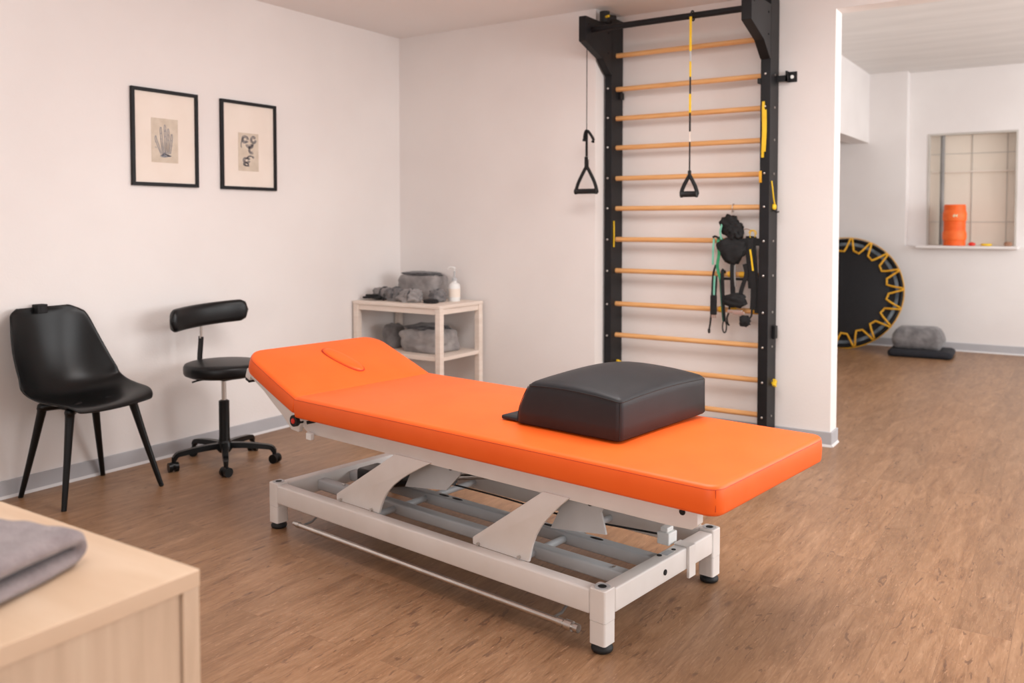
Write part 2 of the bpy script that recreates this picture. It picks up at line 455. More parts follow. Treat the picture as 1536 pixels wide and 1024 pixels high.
def skirting(name, segs):
    bm = bmesh.new()
    for x0, x1, y0, y1 in segs: box(bm, x0, x1, y0, y1, 0, .088, .002, 1)
    bm2 = bmesh.new(); d = .008
    for x0, x1, y0, y1 in segs:
        v = (x1-x0) < (y1-y0)
        prism(bm2, [(x1+d, 0), (x1, .014), (x1-.002, .014), (x1-.002, 0)], y0-(d if name == 'baseboard_right' else 0), y1, 'Y') if v else prism(bm2, [(y0-d, 0), (y0, .014), (y0+.002, .014), (y0+.002, 0)], x0, x1, 'X')
    skirting.n += 1
    struct('trim_%d' % skirting.n, bm2, 'lip')
    return struct(name, bm, 'base')
skirting.n = 0
skirting('baseboard_left', [(XL, XL+.012, YR, YB)])
skirting('baseboard_back', [(XL+.012, -2.73, YB-.012, YB), (-2.73, PX+.012, YP-.012, YP)])
skirting('baseboard_right', [(PX, PX+.012, YP, YP+PT)])
skirting('baseboard_far', [(-3.2, XR, YF-.012, YF)])

# ------------------------------------------------------------------ treatment couch
ANG = math.radians(-7)
couch = thing('treatment_couch', 'long orange padded treatment couch with raised headrest on a cream steel frame', 'treatment table', (-1.257, 2.424, 0), ANG)
LX, WY = -1.735, .71
# posts
for (x, y) in ((0, 0), (0, WY), (LX, 0), (LX, WY)):
    bm = bmesh.new()
    def rr(h, r, n=5): return [(x+sx*(h-r)+r*math.cos(math.radians(a+90*k/n)), y+sy*(h-r)+r*math.sin(math.radians(a+90*k/n))) for sx, sy, a in ((1, 1, 0), (-1, 1, 90), (-1, -1, 180), (1, -1, 270)) for k in range(n+1)]
    for (h0, z0_), (h1, z1_) in (((.0305, .028), (.0305, .1005)), ((.0285, .1005), (.0285, .102)), ((.031, .102), (.031, .202)), ((.031, .202), (.029, .2048))):
        A_ = [bm.verts.new((a, b, z0_)) for a, b in rr(h0, .009)]; C_ = [bm.verts.new((a, b, z1_)) for a, b in rr(h1, .009)]
        for j in range(len(A_)): bm.faces.new((A_[j], A_[(j+1) % len(A_)], C_[(j+1) % len(A_)], C_[j]))
        bm.faces.new(A_[::-1]); bm.faces.new(C_)
    leg = obj('leg', bm, 'cream', couch, True, 28)
    bm = lathe(bmesh.new(), [(.025, .2045), (.026, .2066), (.016, .2068), (.015, .2058)], 24, (x, y, 0))
    obj('cap', bm, 'greymetal', leg, True)
    obj('bolt_hole', lathe(bmesh.new(), [(.0135, .2058), (.0135, .2072)], 20, (x, y, 0)), 'hole', leg)
    bm = lathe(bmesh.new(), [(.027, 0), (.033, .004), (.035, .010), (.034, .017), (.028, .021), (.026, .030)], 32, (x, y, 0))
    obj('rubber_foot', bm, 'rubber', leg, True, 50)
# rails
obj('side_rail', B(LX+.031, -.031, -.030, .022, .118, .197, .006, 3), 'cream', couch, True, 50)
obj('side_rail', B(LX+.031, -.031, WY-.022, WY+.030, .118, .197, .006, 3), 'cream', couch, True, 50)
bm = B(-.024, .029, .031, WY-.031, .118, .197, .006, 3)
er = obj('end_rail', bm, 'cream', couch, True, 50)
bm = tube(bmesh.new(), [(.0285, .335, .155), (.032, .335, .155)], .010, 16); obj('plug_hole', bm, 'hole', er)
bm = tube(bmesh.new(), [(.002, .44, .1965), (.002, .44, .1985)], .008, 16); obj('bolt', bm, 'hole', er)
bm = tube(bmesh.new(), [(-.008, .36, .1965), (-.008, .36, .1985)], .009, 16); obj('bolt', bm, 'hole', er)
# warning sticker
bm = B(-.012, .014, .375, .425, .1968, .1975); obj('sticker', bm, 'greymetal', er)
obj('end_rail', B(LX-.029, LX+.024, .031, WY-.031, .118, .197, .006, 3), 'cream', couch, True, 50)
# clip on the end rail
bm = bmesh.new(); box(bm, .029, .040, .485, .532, .088, .200, .002); box(bm, -.024, .040, .485, .532, .197, .202, .002)
obj('end_bracket', bm, 'cream', couch)
# inner rails with slots
for y in (.215, .40):
    bm = B(LX+.024, -.024, y-.024, y+.024, .128, .176, .008, 3)
    r = obj('inner_rail', bm, 'greymetal', couch, True, 50)
    if y > .3:
        for x in (-.52, -.62, -1.02, -1.10, -1.30, -.30):
            p = prism(bmesh.new(), [(x+.03*math.cos(a)*(1 if True else 1), y+.009*math.sin(a)) for a in [2*PI*i/20 for i in range(20)]], .1745, .1768, 'Z')
            obj('slot', p, 'hole', r)
    else:
        for x in (-1.55, -.10):
            obj('bolt', lathe(bmesh.new(), [(.007, .175), (.007, .180), (0, .181)], 14, (x, y, 0)), 'chrome', r, True)
# cross tubes of the lift
for x, z in ((-1.19, .150), (-.435, .150)): obj('cross_tube', tube(bmesh.new(), [(x, -.02, z), (x, WY+.02, z)], .014, 14), 'greymetal', couch, True)
for x, z in ((-.845, .452), (-.185, .452)): obj('cross_tube', tube(bmesh.new(), [(x, .04, z), (x, WY-.04, z)], .013, 14), 'greymetal', couch, True)
# lift plates
def plate(xb0, xb1, xt0, xt1, y0, y1):
    z0, z1 = .197, .452
    poly = [(xb0, z0), (xb1, z0)]
    for k in range(1, 9):                    # right edge sweeps in, concave
        f = k/8
        s = f**1.5 if f < .7 else f
        s = f - .22*math.sin(PI*f)
        poly.append((xb1+(xt1-xb1)*s + .0*f, z0+(z1-z0)*f))
    poly.append((xt0, z1)); poly.append((xb0-.002, z0+.025))
    return prism(bmesh.new(), poly, y0, y1, 'Y', .003)
for xb0, xb1, xt0, xt1 in ((-1.35, -1.085, -.99, -.79), (-.575, -.315, -.255, -.145)):
    for y0 in (.018, WY-.030):
        p = obj('lift_arm', plate(xb0, xb1, xt0, xt1, y0, y0+.012), 'cream', couch, True, 35)
    for y in (.10, WY-.11):
        bm = prism(bmesh.new(), [(xt0+.06, .47), (xt1+.10, .47), (xt1+.07, .40), (xt0+.20, .33), (xt0-.03, .30)], y, y+.008, 'Y')
        g = obj('gusset', bm, 'greymetal', couch)
        obj('bolt', tube(bmesh.new(), [(xt1+.03, y-.008, .425), (xt1+.03, y+.016, .425)], .011, 12), 'rubber', g, True)
    for xx in (xb0+.03, xb1-.04): obj('bolt', tube(bmesh.new(), [(xx, .008, .206), (xx, .019, .206)], .006, 10), 'chrome', couch, True)
# hydraulic / electric drive
bm = tube(bmesh.new(), [(-1.42, .31, .20), (-.96, .31, .30)], .032, 20)
dr = obj('drive_housing', bm, 'plastic', couch, True)
obj('drive_rod', tube(bmesh.new(), [(-.96, .31, .30), (-.62, .31, .375)], .012, 14), 'chrome', dr, True)
obj('motor', B(-1.52, -1.36, .26, .39, .17, .25, .015, 3), 'plastic', dr, True)
bm = tube(bmesh.new(), [(-1.44, .33, .25), (-1.25, .45, .21), (-.9, .52, .185), (-.5, .47, .20), (-.2, .56, .185), (-.06, .52, .21)], .004, 8, smoothn=6)
obj('cable', bm, 'rubber', couch, True)
bm = B(-.085, -.035, .47, .53, .19, .235, .004); box(bm, -.075, -.045, .478, .522, .235, .252, .003); obj('plug_socket', bm, 'white', couch)
for x in (-.78, -.16):
    bm = B(x-.02, x+.02, .60, .64, .36, .40, .004); box(bm, x-.012, x+.008, .605, .635, .31, .36, .003); obj('cable_clip', bm, 'white', couch)
# upper frame
UZ0, UZ1 = .444, .520
for y in (.025, .655):
    poly = [(.318, UZ1), (.318, UZ0+.022), (.300, UZ0+.004), (.22, UZ0), (-1.55, UZ0), (-1.60, UZ0+.03), (-1.60, UZ1)]
    b_ = obj('upper_rail', prism(bmesh.new(), poly, y, y+.035, 'Y', .002), 'cream', couch, True, 35)
    bm = tube(bmesh.new(), [(.268, y-.002, .495), (.268, y+.036, .495)], .010, 14); obj('bolt', bm, 'hole', b_)
for x in (.29, -.4, -.95, -1.56): obj('crossbar', B(x-.02, x+.02, .06, .655, .48, .518, .002), 'greymetal', couch)
obj('base_board', B(-1.56, .385, .02, .70, .5195, .530), 'black', couch)
for y in (.15, .62):
    obj('slide_rail', B(-.95, -.03, y-.012, y+.012, .43, .448, .003), 'white', couch)
# mattress
def mattress_pad(hx, hy, R, h, crown):
    pr = [(.010, 0), (.003, .004), (0, .012), (-.002, h*.5), (0, h-.014), (.003, h-.006), (.010, h-.001), (.018, h)]
    return pad(hx, hy, R, pr, crown, n=8, m=24)
MX0, MX1, MY0, MY1 = -1.565, .415, -.040, .765
cx, cy = (MX0+MX1)/2, (MY0+MY1)/2; hx, hy = (MX1-MX0)/2, (MY1-MY0)/2
RR = (.045, .012, .012, .045); MH = .090
bm = xf(mattress_pad(hx, hy, RR, MH, .016), Matrix.Translation((cx, cy, .5205)))
mt = obj('mattress', bm, 'orange', couch, True, 60)
bm = sweep(bmesh.new(), ring_path(hx, hy, RR, .0015, .5205+MH-.012), circ(.0013, 6), closed=True)
xf(bm, Matrix.Translation((cx, cy, 0))); obj('seam', bm, 'orange_seam', mt, True)
for (sx, sy) in ((1, -1), (1, 1)):
    bm = bmesh.new()
    a = PI/4*sy
    ccx, ccy = cx+hx-.045+.0455*math.cos(a), cy+sy*(hy-.045)+.0455*math.sin(a)
    for d in (0,):
        tube(bm, [(ccx-d*math.sin(a), ccy+d*math.cos(a), .536), (ccx-d*math.sin(a), ccy+d*math.cos(a), .5205+MH-.012)], .001, 6)
    obj('seam', bm, 'orange_seam', mt, True)
# head section
hinge = (-1.572, cy, .529)
TILT = math.radians(21.3)
HL = .445
hh = hy-.002
Mh = Matrix.Translation(hinge) @ Matrix.Rotation(TILT, 4, 'Y') @ Matrix.Translation((-HL/2-.003, 0, .004))
def taper(p):
    f = max(0, -(p.x)/(HL/2)*.5+.5)
    p.y *= 1-.035*f*f
    return p
RH = (.012, .095, .095, .012)
pr = [(.010, 0), (.003, .004), (0, .012), (-.002, .038), (0, .064), (.003, .072), (.010, .077), (.018, .078)]
bm = pad(HL/2, hh, RH, pr, .010, n=10, m=20, warp=taper)
xf(bm, Mh)
hd = obj('head_section', bm, 'orange', couch, True, 60)
rp = [taper(p) for p in ring_path(HL/2, hh, RH, .0015, .066)]
bm = sweep(bmesh.new(), rp, circ(.0013, 6), closed=True); xf(bm, Mh); obj('seam', bm, 'orange_seam', hd, True)
# breathing slot plug: long oval, slightly proud, with a dark joint
def oval(a, b, n=48): return [(a*math.cos(2*PI*i/n)*(1), b*(abs(math.sin(2*PI*i/n))**.8)*(1 if math.sin(2*PI*i/n) >= 0 else -1)) for i in range(n)]
def oval_pad(a, b, z0, crown):
    bm = bmesh.new(); rings = []
    for s, z in ((1, z0-.01), (1, z0), (.985, z0+crown*.35), (.93, z0+crown*.7), (.8, z0+crown*.9), (.5, z0+crown), (.2, z0+crown)):
        rings.append([bm.verts.new((x*s, y*s, z)) for x, y in oval(a, b)])
    for A, C in zip(rings, rings[1:]):
        for j in range(len(A)): bm.faces.new((A[j], A[(j+1) % len(A)], C[(j+1) % len(A)], C[j]))
    bm.faces.new(rings[-1]); return bm
PLUG = Mh @ Matrix.Translation((-.01, .02, 0)) @ Matrix.Rotation(math.radians(14), 4, 'Z')
bm = oval_pad(.120, .043, .0870, .012); xf(bm, PLUG); pl = obj('breathing_slot_plug', bm, 'orange', hd, True, 70)
bm = bmesh.new(); sweep(bm, [Vector((x*1.015, y*1.03, .0872)) for x, y in oval(.120, .043)], circ(.0034, 6), closed=True); xf(bm, PLUG)
obj('joint', bm, 'orange_seam', pl, True)
# head bracket, end block and hinge knob
for y in (.006, .68):
    poly = [(0, -.004), (-HL+.03, -.004), (-HL+.03, -.028), (-.28, -.042), (-.21, -.058), (-.12, -.074), (-.04, -.100), (.01, -.085)]
    bm = prism(bmesh.new(), poly, y, y+.022, 'Y', .002)
    xf(bm, Matrix.Translation((hinge[0], 0, hinge[2])) @ Matrix.Rotation(TILT, 4, 'Y'))
    obj('head_bracket', bm, 'cream', couch, True, 40)
bm = B(-HL+.005, -HL+.045, .005, WY-.005, -.052, -.004, .006, 2)
xf(bm, Matrix.Translation((hinge[0], 0, hinge[2])) @ Matrix.Rotation(TILT, 4, 'Y'))
eb = obj('end_block', bm, 'cream', couch, True, 40)
bm = B(-HL+.012, -HL+.045, .004, WY-.004, -.062, -.052, .002, 1)
xf(bm, Matrix.Translation((hinge[0], 0, hinge[2])) @ Matrix.Rotation(TILT, 4, 'Y')); obj('rubber_edge', bm, 'rubber', eb)
bm = tube(bmesh.new(), [(-1.606, -.012, .496), (-1.606, .03, .496)], .025, 28)
k = obj('hinge_knob', bm, 'rubber', couch, True, 40); k['label'] = 'black knob with a red centre'
bm = lathe(bmesh.new(), [(.012, 0), (.011, .004), (0, .006)], 18, (0, 0, 0), 'Y'); xf(bm, Matrix.Translation((-1.606, -.012, .496)) @ Matrix.Scale(-1, 4, (0, 1, 0)))
obj('red_button', bm, 'red', k, True)
bm = tube(bmesh.new(), [(-1.52, -.005, .50), (-1.50, .03, .505)], .007, 10); obj('lever', bm, 'rubber', couch, True)
bm = B(-1.535, -1.50, .0, .02, .425, .455, .004); obj('clear_clip', bm, 'white', couch)
# foot bar along the near side
fz, fy = .062, -.035
bm = tube(bmesh.new(), [(-1.535, fy, fz), (-.145, fy, fz)], .0105, 16)
fb = obj('foot_bar', bm, 'chrome', couch, True)
bm = bmesh.new()
for a, b_, r in ((-.150, -.125, .0135), (-.125, -.117, .011), (-.117, -.090, .0165), (-.090, -.082, .010), (-.082, -.066, .014)):
    tube(bm, [(a, fy, fz), (b_, fy, fz)], r, 18)
obj('end_cap', bm, 'chrome', fb, True, 40)
bm = bmesh.new()
for a, b_, r in ((-1.535, -1.555, .012), (-1.555, -1.575, .009)): tube(bm, [(a, fy, fz), (b_, fy, fz)], r, 18)
obj('end_cap', bm, 'chrome', fb, True, 40)
for x in (-1.525, -.175): obj('support_arm', tube(bmesh.new(), [(x, fy, fz), (x, .02, .064), (x, .05, .08), (x, .055, .120)], .005, 10), 'conduit', fb, True)

# ------------------------------------------------------------------ black bolster block on the couch
bx0, bx1, by0, by1 = -.490, -.035, .150, .745
bol = thing('bolster_block', 'big black padded bolster block resting on the orange couch', 'bolster', (0, 0, 0))
bol.matrix_world = couch_m = Matrix.Translation((-1.257, 2.424, 0)) @ Matrix.Rotation(ANG, 4, 'Z') @ Matrix.Translation(((bx0+bx1)/2, (by0+by1)/2, .6275))
hx, hy = (bx1-bx0)/2, (by1-by0)/2
H = .142
def bw(p):
    f = max(0, min(1, p.z/H))
    # sloping, rounded left side; slight lean of the others
    if p.x < 0: p.x *= 1-.27*f**2.2
    p.y *= 1-.012*f
    if f > .6:                               # domed top, lower at the near edge
        g = (f-.6)/.4
        p.z += g*(.004*(p.y/hy+1)*.5 + .018*(1-(abs(p.x+.02)/hx)**2)+.012*(1-(p.y/hy)**2))
    return p
pr = [(.006, 0), (0, .006), (-.002, .05), (-.001, H-.030), (.001, H-.014), (.006, H-.004), (.016, H)]
bm = pad(hx, hy, (.022, .03, .03, .022), pr, .022, n=8, m=14, warp=bw)
bo = obj('block', bm, 'leather', bol, True, 70)
rp = [bw(p) for p in ring_path(hx, hy, (.022, .03, .03, .022), .001, H-.010)]
bm = sweep(bmesh.new(), rp, circ(.0019, 6), closed=True); obj('seam', bm, 'black_seam', bol, True)
for sx, sy, R in ((1, -1, .022), (1, 1, .022), (-1, -1, .03)):
    a = PI/4*sy if sx > 0 else PI+PI/4
    pts = [bw(Vector((sx*(hx-R)+(R+.002)*math.cos(a), sy*(hy-R)+(R+.002)*math.sin(a), .006+(H-.018)*k/8))) for k in range(9)]
    obj('seam', tube(bmesh.new(), pts, .0012, 6), 'black_seam', bol, True)
bm = pad(.055, hy-.02, (.008,)*4, [(.002, 0), (0, .003), (0, .010), (.003, .013)], .001, n=4, m=4)
xf(bm, Matrix.Translation((-hx-.028, .0, 0))); fl = obj('flap', bm, 'leather', bol, True, 60); fl['label'] = 'flat black flap sticking out at the foot of the slope'

# ------------------------------------------------------------------ shell chair
ch = thing('shell_chair', 'black plastic shell chair on four round tapered legs near the left wall', 'chair', (-4.165, 2.445, 0), math.radians(6))
prof = [(-.232, .932, .085), (-.236, .926, .135), (-.238, .905, .172), (-.235, .87, .195), (-.222, .76, .222), (-.205, .67, .238), (-.182, .59, .248), (-.150, .53, .254),
        (-.100, .488, .258), (-.03, .468, .262), (.05, .462, .262), (.12, .462, .256), (.18, .464, .240), (.215, .458, .215), (.230, .446, .185)]
def shell():
    bm = bmesh.new(); P = catmull([(a, 0, b) for a, b, c in prof], 3); Wd = catmull([(c, 0, 0) for a, b, c in prof], 3)
    nt_ = 18; rows = []
    for i, p in enumerate(P):
        t = (P[min(i+1, len(P)-1)]-P[max(i-1, 0)]).normalized()
        nrm = Vector((-t.z, 0, t.x)); nrm = nrm if (nrm.x*.5+nrm.z) > 0 else -nrm
        f = i/(len(P)-1)
        cup = -.006+.051*min(1, f/.28)+.075*math.exp(-((f-.46)/.20)**2)-.02*(f > .8)*(f-.8)/.2
        ysh = -.062+.05*f
        row = []
        for j in range(nt_+1):
            s = -1+2*j/nt_
            row.append(bm.verts.new(Vector((p.x, ysh+s*(Wd[i].x+.018), p.z))+nrm*cup*abs(s)**2.3))
        rows.append(row)
    for A, C in zip(rows, rows[1:]):
        for j in range(nt_): bm.faces.new((A[j], A[j+1], C[j+1], C[j]))
    return bm
sh = obj('seat_shell', shell(), 'plastic', ch, True, 80)
m_ = sh.modifiers.new('s', 'SOLIDIFY'); m_.thickness = .010; m_.offset = -1
m_ = sh.modifiers.new('b', 'SUBSURF'); m_.levels = 1; m_.render_levels = 1
Rz = Matrix.Rotation(-math.radians(6), 3, 'Z')
def chl(x, y): return Rz @ (Vector((x, y, 0))-Vector((-4.165, 2.445, 0)))
for (x, y), (tx, ty) in zip(((-4.365, 2.222), (-3.985, 2.225), (-4.385, 2.665), (-3.955, 2.722)), ((-.105, -.150), (.115, -.165), (-.115, .135), (.135, .160))):
    g = chl(x, y)
    d = Vector((tx, ty, .452)); mid = d.lerp(g, .10)+Vector((0, 0, .012)); a = d+Vector((-tx*.55, -ty*.55, .004))
    pts = catmull([a, d, mid, d.lerp(g, .5), g], 6)
    sc = [1.0*(1-.0*i) for i in range(len(pts))]
    sc = [max(.5, 1.0-.52*max(0, (i/(len(pts)-1)-.3))/.7) for i in range(len(pts))]
    bm = sweep(bmesh.new(), pts, circ(.0245, 14), ref=(0, 1, 0), scales=sc)
    for v in bm.verts: v.co.z = max(v.co.z, 0)
    obj('leg', bm, 'plastic', ch, True, 60)
obj('seat_frame', B(-.10, .11, -.11, .11, .436, .455, .006, 2), 'plastic', ch)
bm = B(-.245, -.196, -.108, -.054, .900, .945, .004, 2); tg = obj('hang_loop', bm, 'strap', ch)
obj('label_patch', B(-.1958, -.1945, -.092, -.070, .910, .932, .0), 'black', tg)

# ------------------------------------------------------------------ wheeled stool
st = thing('wheeled_stool', 'black round swivel stool with curved backrest on five castors', 'stool', (-4.035, 3.18, 0))
bm = pad(.213, .213, (.2129,)*4, [(.018, .505), (.006, .510), (0, .520), (-.001, .540), (0, .556), (.006, .567), (.018, .572)], .008, n=12, m=1)
se = obj('seat', bm, 'stool_leather', st, True, 60)
bm = lathe(bmesh.new(), [(.17, .497), (.185, .500), (.185, .506)], 36); obj('seat_plate', bm, 'plastic', st, True, 40)
bm = tube(bmesh.new(), [(0, 0, .34), (0, 0, .50)], .013, 18); obj('gas_lift', bm, 'chrome', st, True)
bm = lathe(bmesh.new(), [(.028, .09), (.032, .13), (.029, .15), (.029, .355), (.018, .360)], 24); obj('column', bm, 'plastic', st, True, 40)
obj('height_lever', tube(bmesh.new(), [(0, 0, .487), (-.04, -.12, .485), (-.05, -.17, .478)], .005, 8, smoothn=4), 'plastic', st, True)
obj('swivel_mount', B(-.06, .06, -.045, .045, .474, .499, .006), 'plastic', st)
# backrest bar
bm = sweep(bmesh.new(), catmull([(-.05, .012, .484), (-.15, .012, .484), (-.205, .012, .500), (-.225, .012, .56), (-.214, .012, .66), (-.210, .012, .70)], 6), rectp(.034, .010), ref=(0, 1, 0))
obj('backrest_bar', bm, 'plastic', st, True, 40)
obj('bar_top', tube(bmesh.new(), [(-.211, .012, .69), (-.206, .012, .80)], .008, 12), 'chrome', st, True)
def backrest():
    bm = bmesh.new(); n = 26; rings = []
    W_ = .262
    for i in range(n+1):
        s = -1+2*i/n
        e = min(1, (1-abs(s))/.18); e = math.sqrt(max(0, 1-(1-e)**2)); e = max(e, .04)
        xx = -.195+.075*s*s*1.0
        ring = []
        for k in range(18):
            a = 2*PI*k/18
            cz, cx_ = math.sin(a), math.cos(a)
            zz = .064*e*(abs(cz)**.6)*(1 if cz >= 0 else -1); dx = .030*(e**.6)*(abs(cx_)**.8)*(1 if cx_ >= 0 else -1)
            ring.append(bm.verts.new((xx+dx, s*W_+.012, .826+zz+.014*s)))
        rings.append(ring)
    for A, C in zip(rings, rings[1:]):
        for k in range(18): bm.faces.new((A[k], A[(k+1) % 18], C[(k+1) % 18], C[k]))
    bm.faces.new(rings[0][::-1]); bm.faces.new(rings[-1]); return bm
obj('backrest', backrest(), 'stool_leather', st, True, 70)
hub = obj('hub', lathe(bmesh.new(), [(.030, .065), (.042, .08), (.040, .115), (.030, .135)], 24), 'plastic', st, True, 40)
for i in range(5):
    a = math.radians(251+72*i); c, s = math.cos(a), math.sin(a)
    pts = catmull([(c*.02, s*.02, .105), (c*.12, s*.12, .104), (c*.22, s*.22, .096), (c*.262, s*.262, .088), (c*.278, s*.278, .066)], 4)
    bm = sweep(bmesh.new(), pts, [(-.018, -.015), (.018, -.015), (.015, .014), (-.015, .014)], scales=[1.1-.35*k/(len(pts)-1) for k in range(len(pts))])
    lg = obj('star_leg', bm, 'plastic', st, True, 50)
    bm = tube(bmesh.new(), [(c*.278, s*.278, .080), (c*.278, s*.278, .044)], .012, 12)
    px, py = -s, c
    w0 = Vector((c*.282, s*.282, .026))
    q = a+.6*i
    px, py = math.cos(q), math.sin(q)
    for sg in (-1, 1):
        tube(bm, [w0+Vector((px, py, 0))*sg*.006, w0+Vector((px, py, 0))*sg*.026], .026, 20)
    tube(bm, [w0-Vector((px, py, 0))*.012+Vector((0, 0, .006)), w0+Vector((px, py, 0))*.012+Vector((0, 0, .006))], .022, 16)
    obj('castor', bm, 'plastic', lg, True, 40)

# ------------------------------------------------------------------ framed prints
def framed(name, label, y0, y1, z0, z1, draw, x=XL):
    t = thing(name, label, 'picture', (x, (y0+y1)/2, z0))
    w, h = (y1-y0)/2, z1-z0
    bm = bmesh.new(); f = .020; d = .020
    box(bm, 0.001, d, -w, w, 0, f, .0015); box(bm, 0.001, d, -w, w, h-f, h, .0015)
    box(bm, 0.001, d, -w, -w+f, f, h-f, .0015); box(bm, 0.001, d, w-f, w, f, h-f, .0015)
    obj('frame', bm, 'black', t)
    obj('mount', B(.001, .008, -w+f, w-f, f, h-f), 'mount', t)
    draw(t)
    return t
def strokes(t, lines, mat, x=.0097):
    bm = bmesh.new()
    for pts, r in lines:
        P = catmull([(x, a, b) for a, b in pts], 5)
        sweep(bm, P, rectp(r, .0008), ref=(1, 0, 0))
    return obj('drawing', bm, mat, t)
def draw_hand(t):
    obj('paper', B(.008, .0092, -.090, .082, .135, .385), 'paper', t)
    L_ = []
    base = [(-.03, .185), (-.018, .182), (0, .180), (.015, .182), (.028, .186)]
    tips = [(-.062, .285), (-.030, .335), (-.003, .350), (.018, .330), (.040, .300)]
    for (a, b), (c, d) in zip(base, tips):
        for o in (-.005, .005): L_.append(([(a+o*.6, b), ((a+c)/2+o, (b+d)/2-.01), (c+o, d-.02), (c+o*.4, d)], .0032))
        L_.append(([(c-.006, d-.035), (c+.006, d-.037)], .003)); L_.append(([(c-.006, d-.065), (c+.005, d-.067)], .003))
    for k in range(7): L_.append(([(-.036+.003*k, .172+.004*(k % 3)), (-.01, .166+.004*k), (.036-.003*k, .174+.003*(k % 2))], .003))
    for k in range(6): L_.append(([(-.022+.008*k, .19), (-.024+.009*k, .22), (-.028+.010*k, .25)], .0024))
    strokes(t, L_, 'ink')
def draw_feet(t):
    obj('paper', B(.008, .0092, -.083, .075, .118, .355), 'paper', t)
    L_ = []
    rnd = random.Random(4)
    for (cy_, cz_, ry, rz_, a0, a1, n) in ((-.03, .315, .028, .024, 0, 330, 4), (.035, .315, .024, .024, 40, 360, 4), (.005, .285, .030, .026, 180, 380, 4), (.020, .255, .026, .030, 60, 300, 4),
                                       (-.02, .185, .030, .018, 20, 340, 4), (.010, .200, .028, .014, 0, 200, 3), (-.025, .160, .022, .012, 0, 360, 3)):
        for k in range(n):
            s = 1-.18*k; pts = []
            for q in range(9):
                a = math.radians(a0+(a1-a0)*q/8)
                pts.append((cy_+ry*s*math.cos(a)+rnd.uniform(-.002, .002), cz_+rz_*s*math.sin(a)+rnd.uniform(-.002, .002)))
            L_.append((pts, .0034))
    L_.append(([(-.045, .32), (-.058, .30), (-.062, .275), (-.058, .262)], .006))
    L_.append(([(-.04, .165), (-.02, .152), (.0, .150)], .006))
    strokes(t, L_, 'ink2')
framed('framed_print', 'black framed drawing of a hand, the left one of two on the wall', 2.880, 3.311, 1.560, 2.106, draw_hand)
framed('framed_print', 'black framed print of two grey sketches, the right one of two on the wall', 3.474, 3.907, 1.558, 2.106, draw_feet)

# ------------------------------------------------------------------ side table in the corner
TX0, TX1, TY0, TY1, TZ = -4.405, -3.61, 4.60, 5.10, .795
tb = thing('side_table', 'small pale wooden side table with a lower shelf in the corner', 'table', ((TX0+TX1)/2, (TY0+TY1)/2, 0))
hw, hd_ = (TX1-TX0)/2, (TY1-TY0)/2
obj('tabletop', B(-hw, hw, -hd_, hd_, TZ-.022, TZ, .003), 'tan', tb)
for sx in (-1, 1):
    for sy in (-1, 1):
        a, b_ = sorted((sx*hw-sx*.002, sx*(hw-.045))); c, d = sorted((sy*hd_-sy*.002, sy*(hd_-.045)))
        obj('leg', B(a, b_, c, d, 0, TZ-.022, .003), 'tan', tb)
bm = bmesh.new()
for sy in (-1, 1): c, d = sorted((sy*(hd_-.012), sy*(hd_-.03))); box(bm, -hw+.045, hw-.045, c, d, TZ-.062, TZ-.022)
for sx in (-1, 1): c, d = sorted((sx*(hw-.012), sx*(hw-.03))); box(bm, c, d, -hd_+.045, hd_-.045, TZ-.062, TZ-.022)
obj('apron', bm, 'tan', tb)
SZ = .445
bm = B(-hw+.045, hw-.045, -hd_+.01, hd_-.01, SZ-.028, SZ, .002); box(bm, -hw+.008, hw-.008, -hd_+.045, hd_-.045, SZ-.026, SZ-.001)
obj('shelf', bm, 'tan', tb)
# things on the table
def wrl(x, y, z, rz=0): return Matrix.Translation((x, y, z)) @ Matrix.Rotation(rz, 4, 'Z')
def place(o, x, y, z, rz=0): o.location = (x, y, z); o.rotation_euler = (0, 0, rz)
def fold_bag(rx, ry, rz_, seed, mat, lid='grey_cloth_dark'):
    return blob(rx, ry, rz_, .13, 2.2, seed, 4.5)
bag = thing('cloth_bag', 'boxy grey felt bag on top of the side table, behind the soft pouches', 'bag', (-4.06, 4.975, TZ))
obj('body', blob(.175, .10, .105, .07, 2.4, 3, 6), 'grey_cloth_light', bag, True, 80)
bm = blob(.155, .095, .018, .2, 3, 5, 3); xf(bm, Matrix.Translation((-.005, 0, .170))); obj('folded_lid', bm, 'grey_cloth_dark', bag, True, 80)
specs = [('soft_pouch', 'small pale grey pouch, leftmost on top of the side table', -4.285, 4.79, .065, .055, .048, 11, 'grey_cloth_light'),
         ('soft_pouch', 'dark banded grey pouch just right of the leftmost pouch on the side table', -4.145, 4.76, .072, .055, .052, 12, 'grey_cloth'),
         ('soft_pouch', 'rounded grey pouch in front of the felt bag, facing the couch', -3.975, 4.73, .085, .055, .048, 13, 'grey_cloth_light'),
         ('soft_pouch', 'grey pouch tucked at the right side of the felt bag', -3.83, 4.85, .055, .055, .048, 14, 'grey_cloth')]
for nm, lb, x, y, a, b_, c, sd, mt_ in specs:
    t = thing(nm, lb, 'pouch', (x, y, TZ), group='small pouches on the side table')
    obj('body', blob(a, b_, c, .35, 2.6, sd, 3), mt_, t, True, 80)
    bm = bmesh.new(); pts = [(a*.25+.0*k, b_*1.02*math.cos(k*PI/8), c*.8+c*1.02*math.sin(k*PI/8)) for k in range(-1, 10)]
    ribbon(bm, pts, .018, .004, ref=(1, 0, 0), smoothn=3); obj('strap', bm, 'grey_cloth_dark', t)
o = obj('strap_coil', xf(tube(bmesh.new(), [(.10*math.cos(k*.5)*(1-.02*k), .035*math.sin(k*.5)*(1-.02*k), .010+.0012*k) for k in range(26)], .009, 8), wrl(0, 0, 0)), 'strap', None, True, loc=(-4.30, 4.70, TZ))
tag(o, 'black strap coiled flat at the left front of the side table', 'strap')
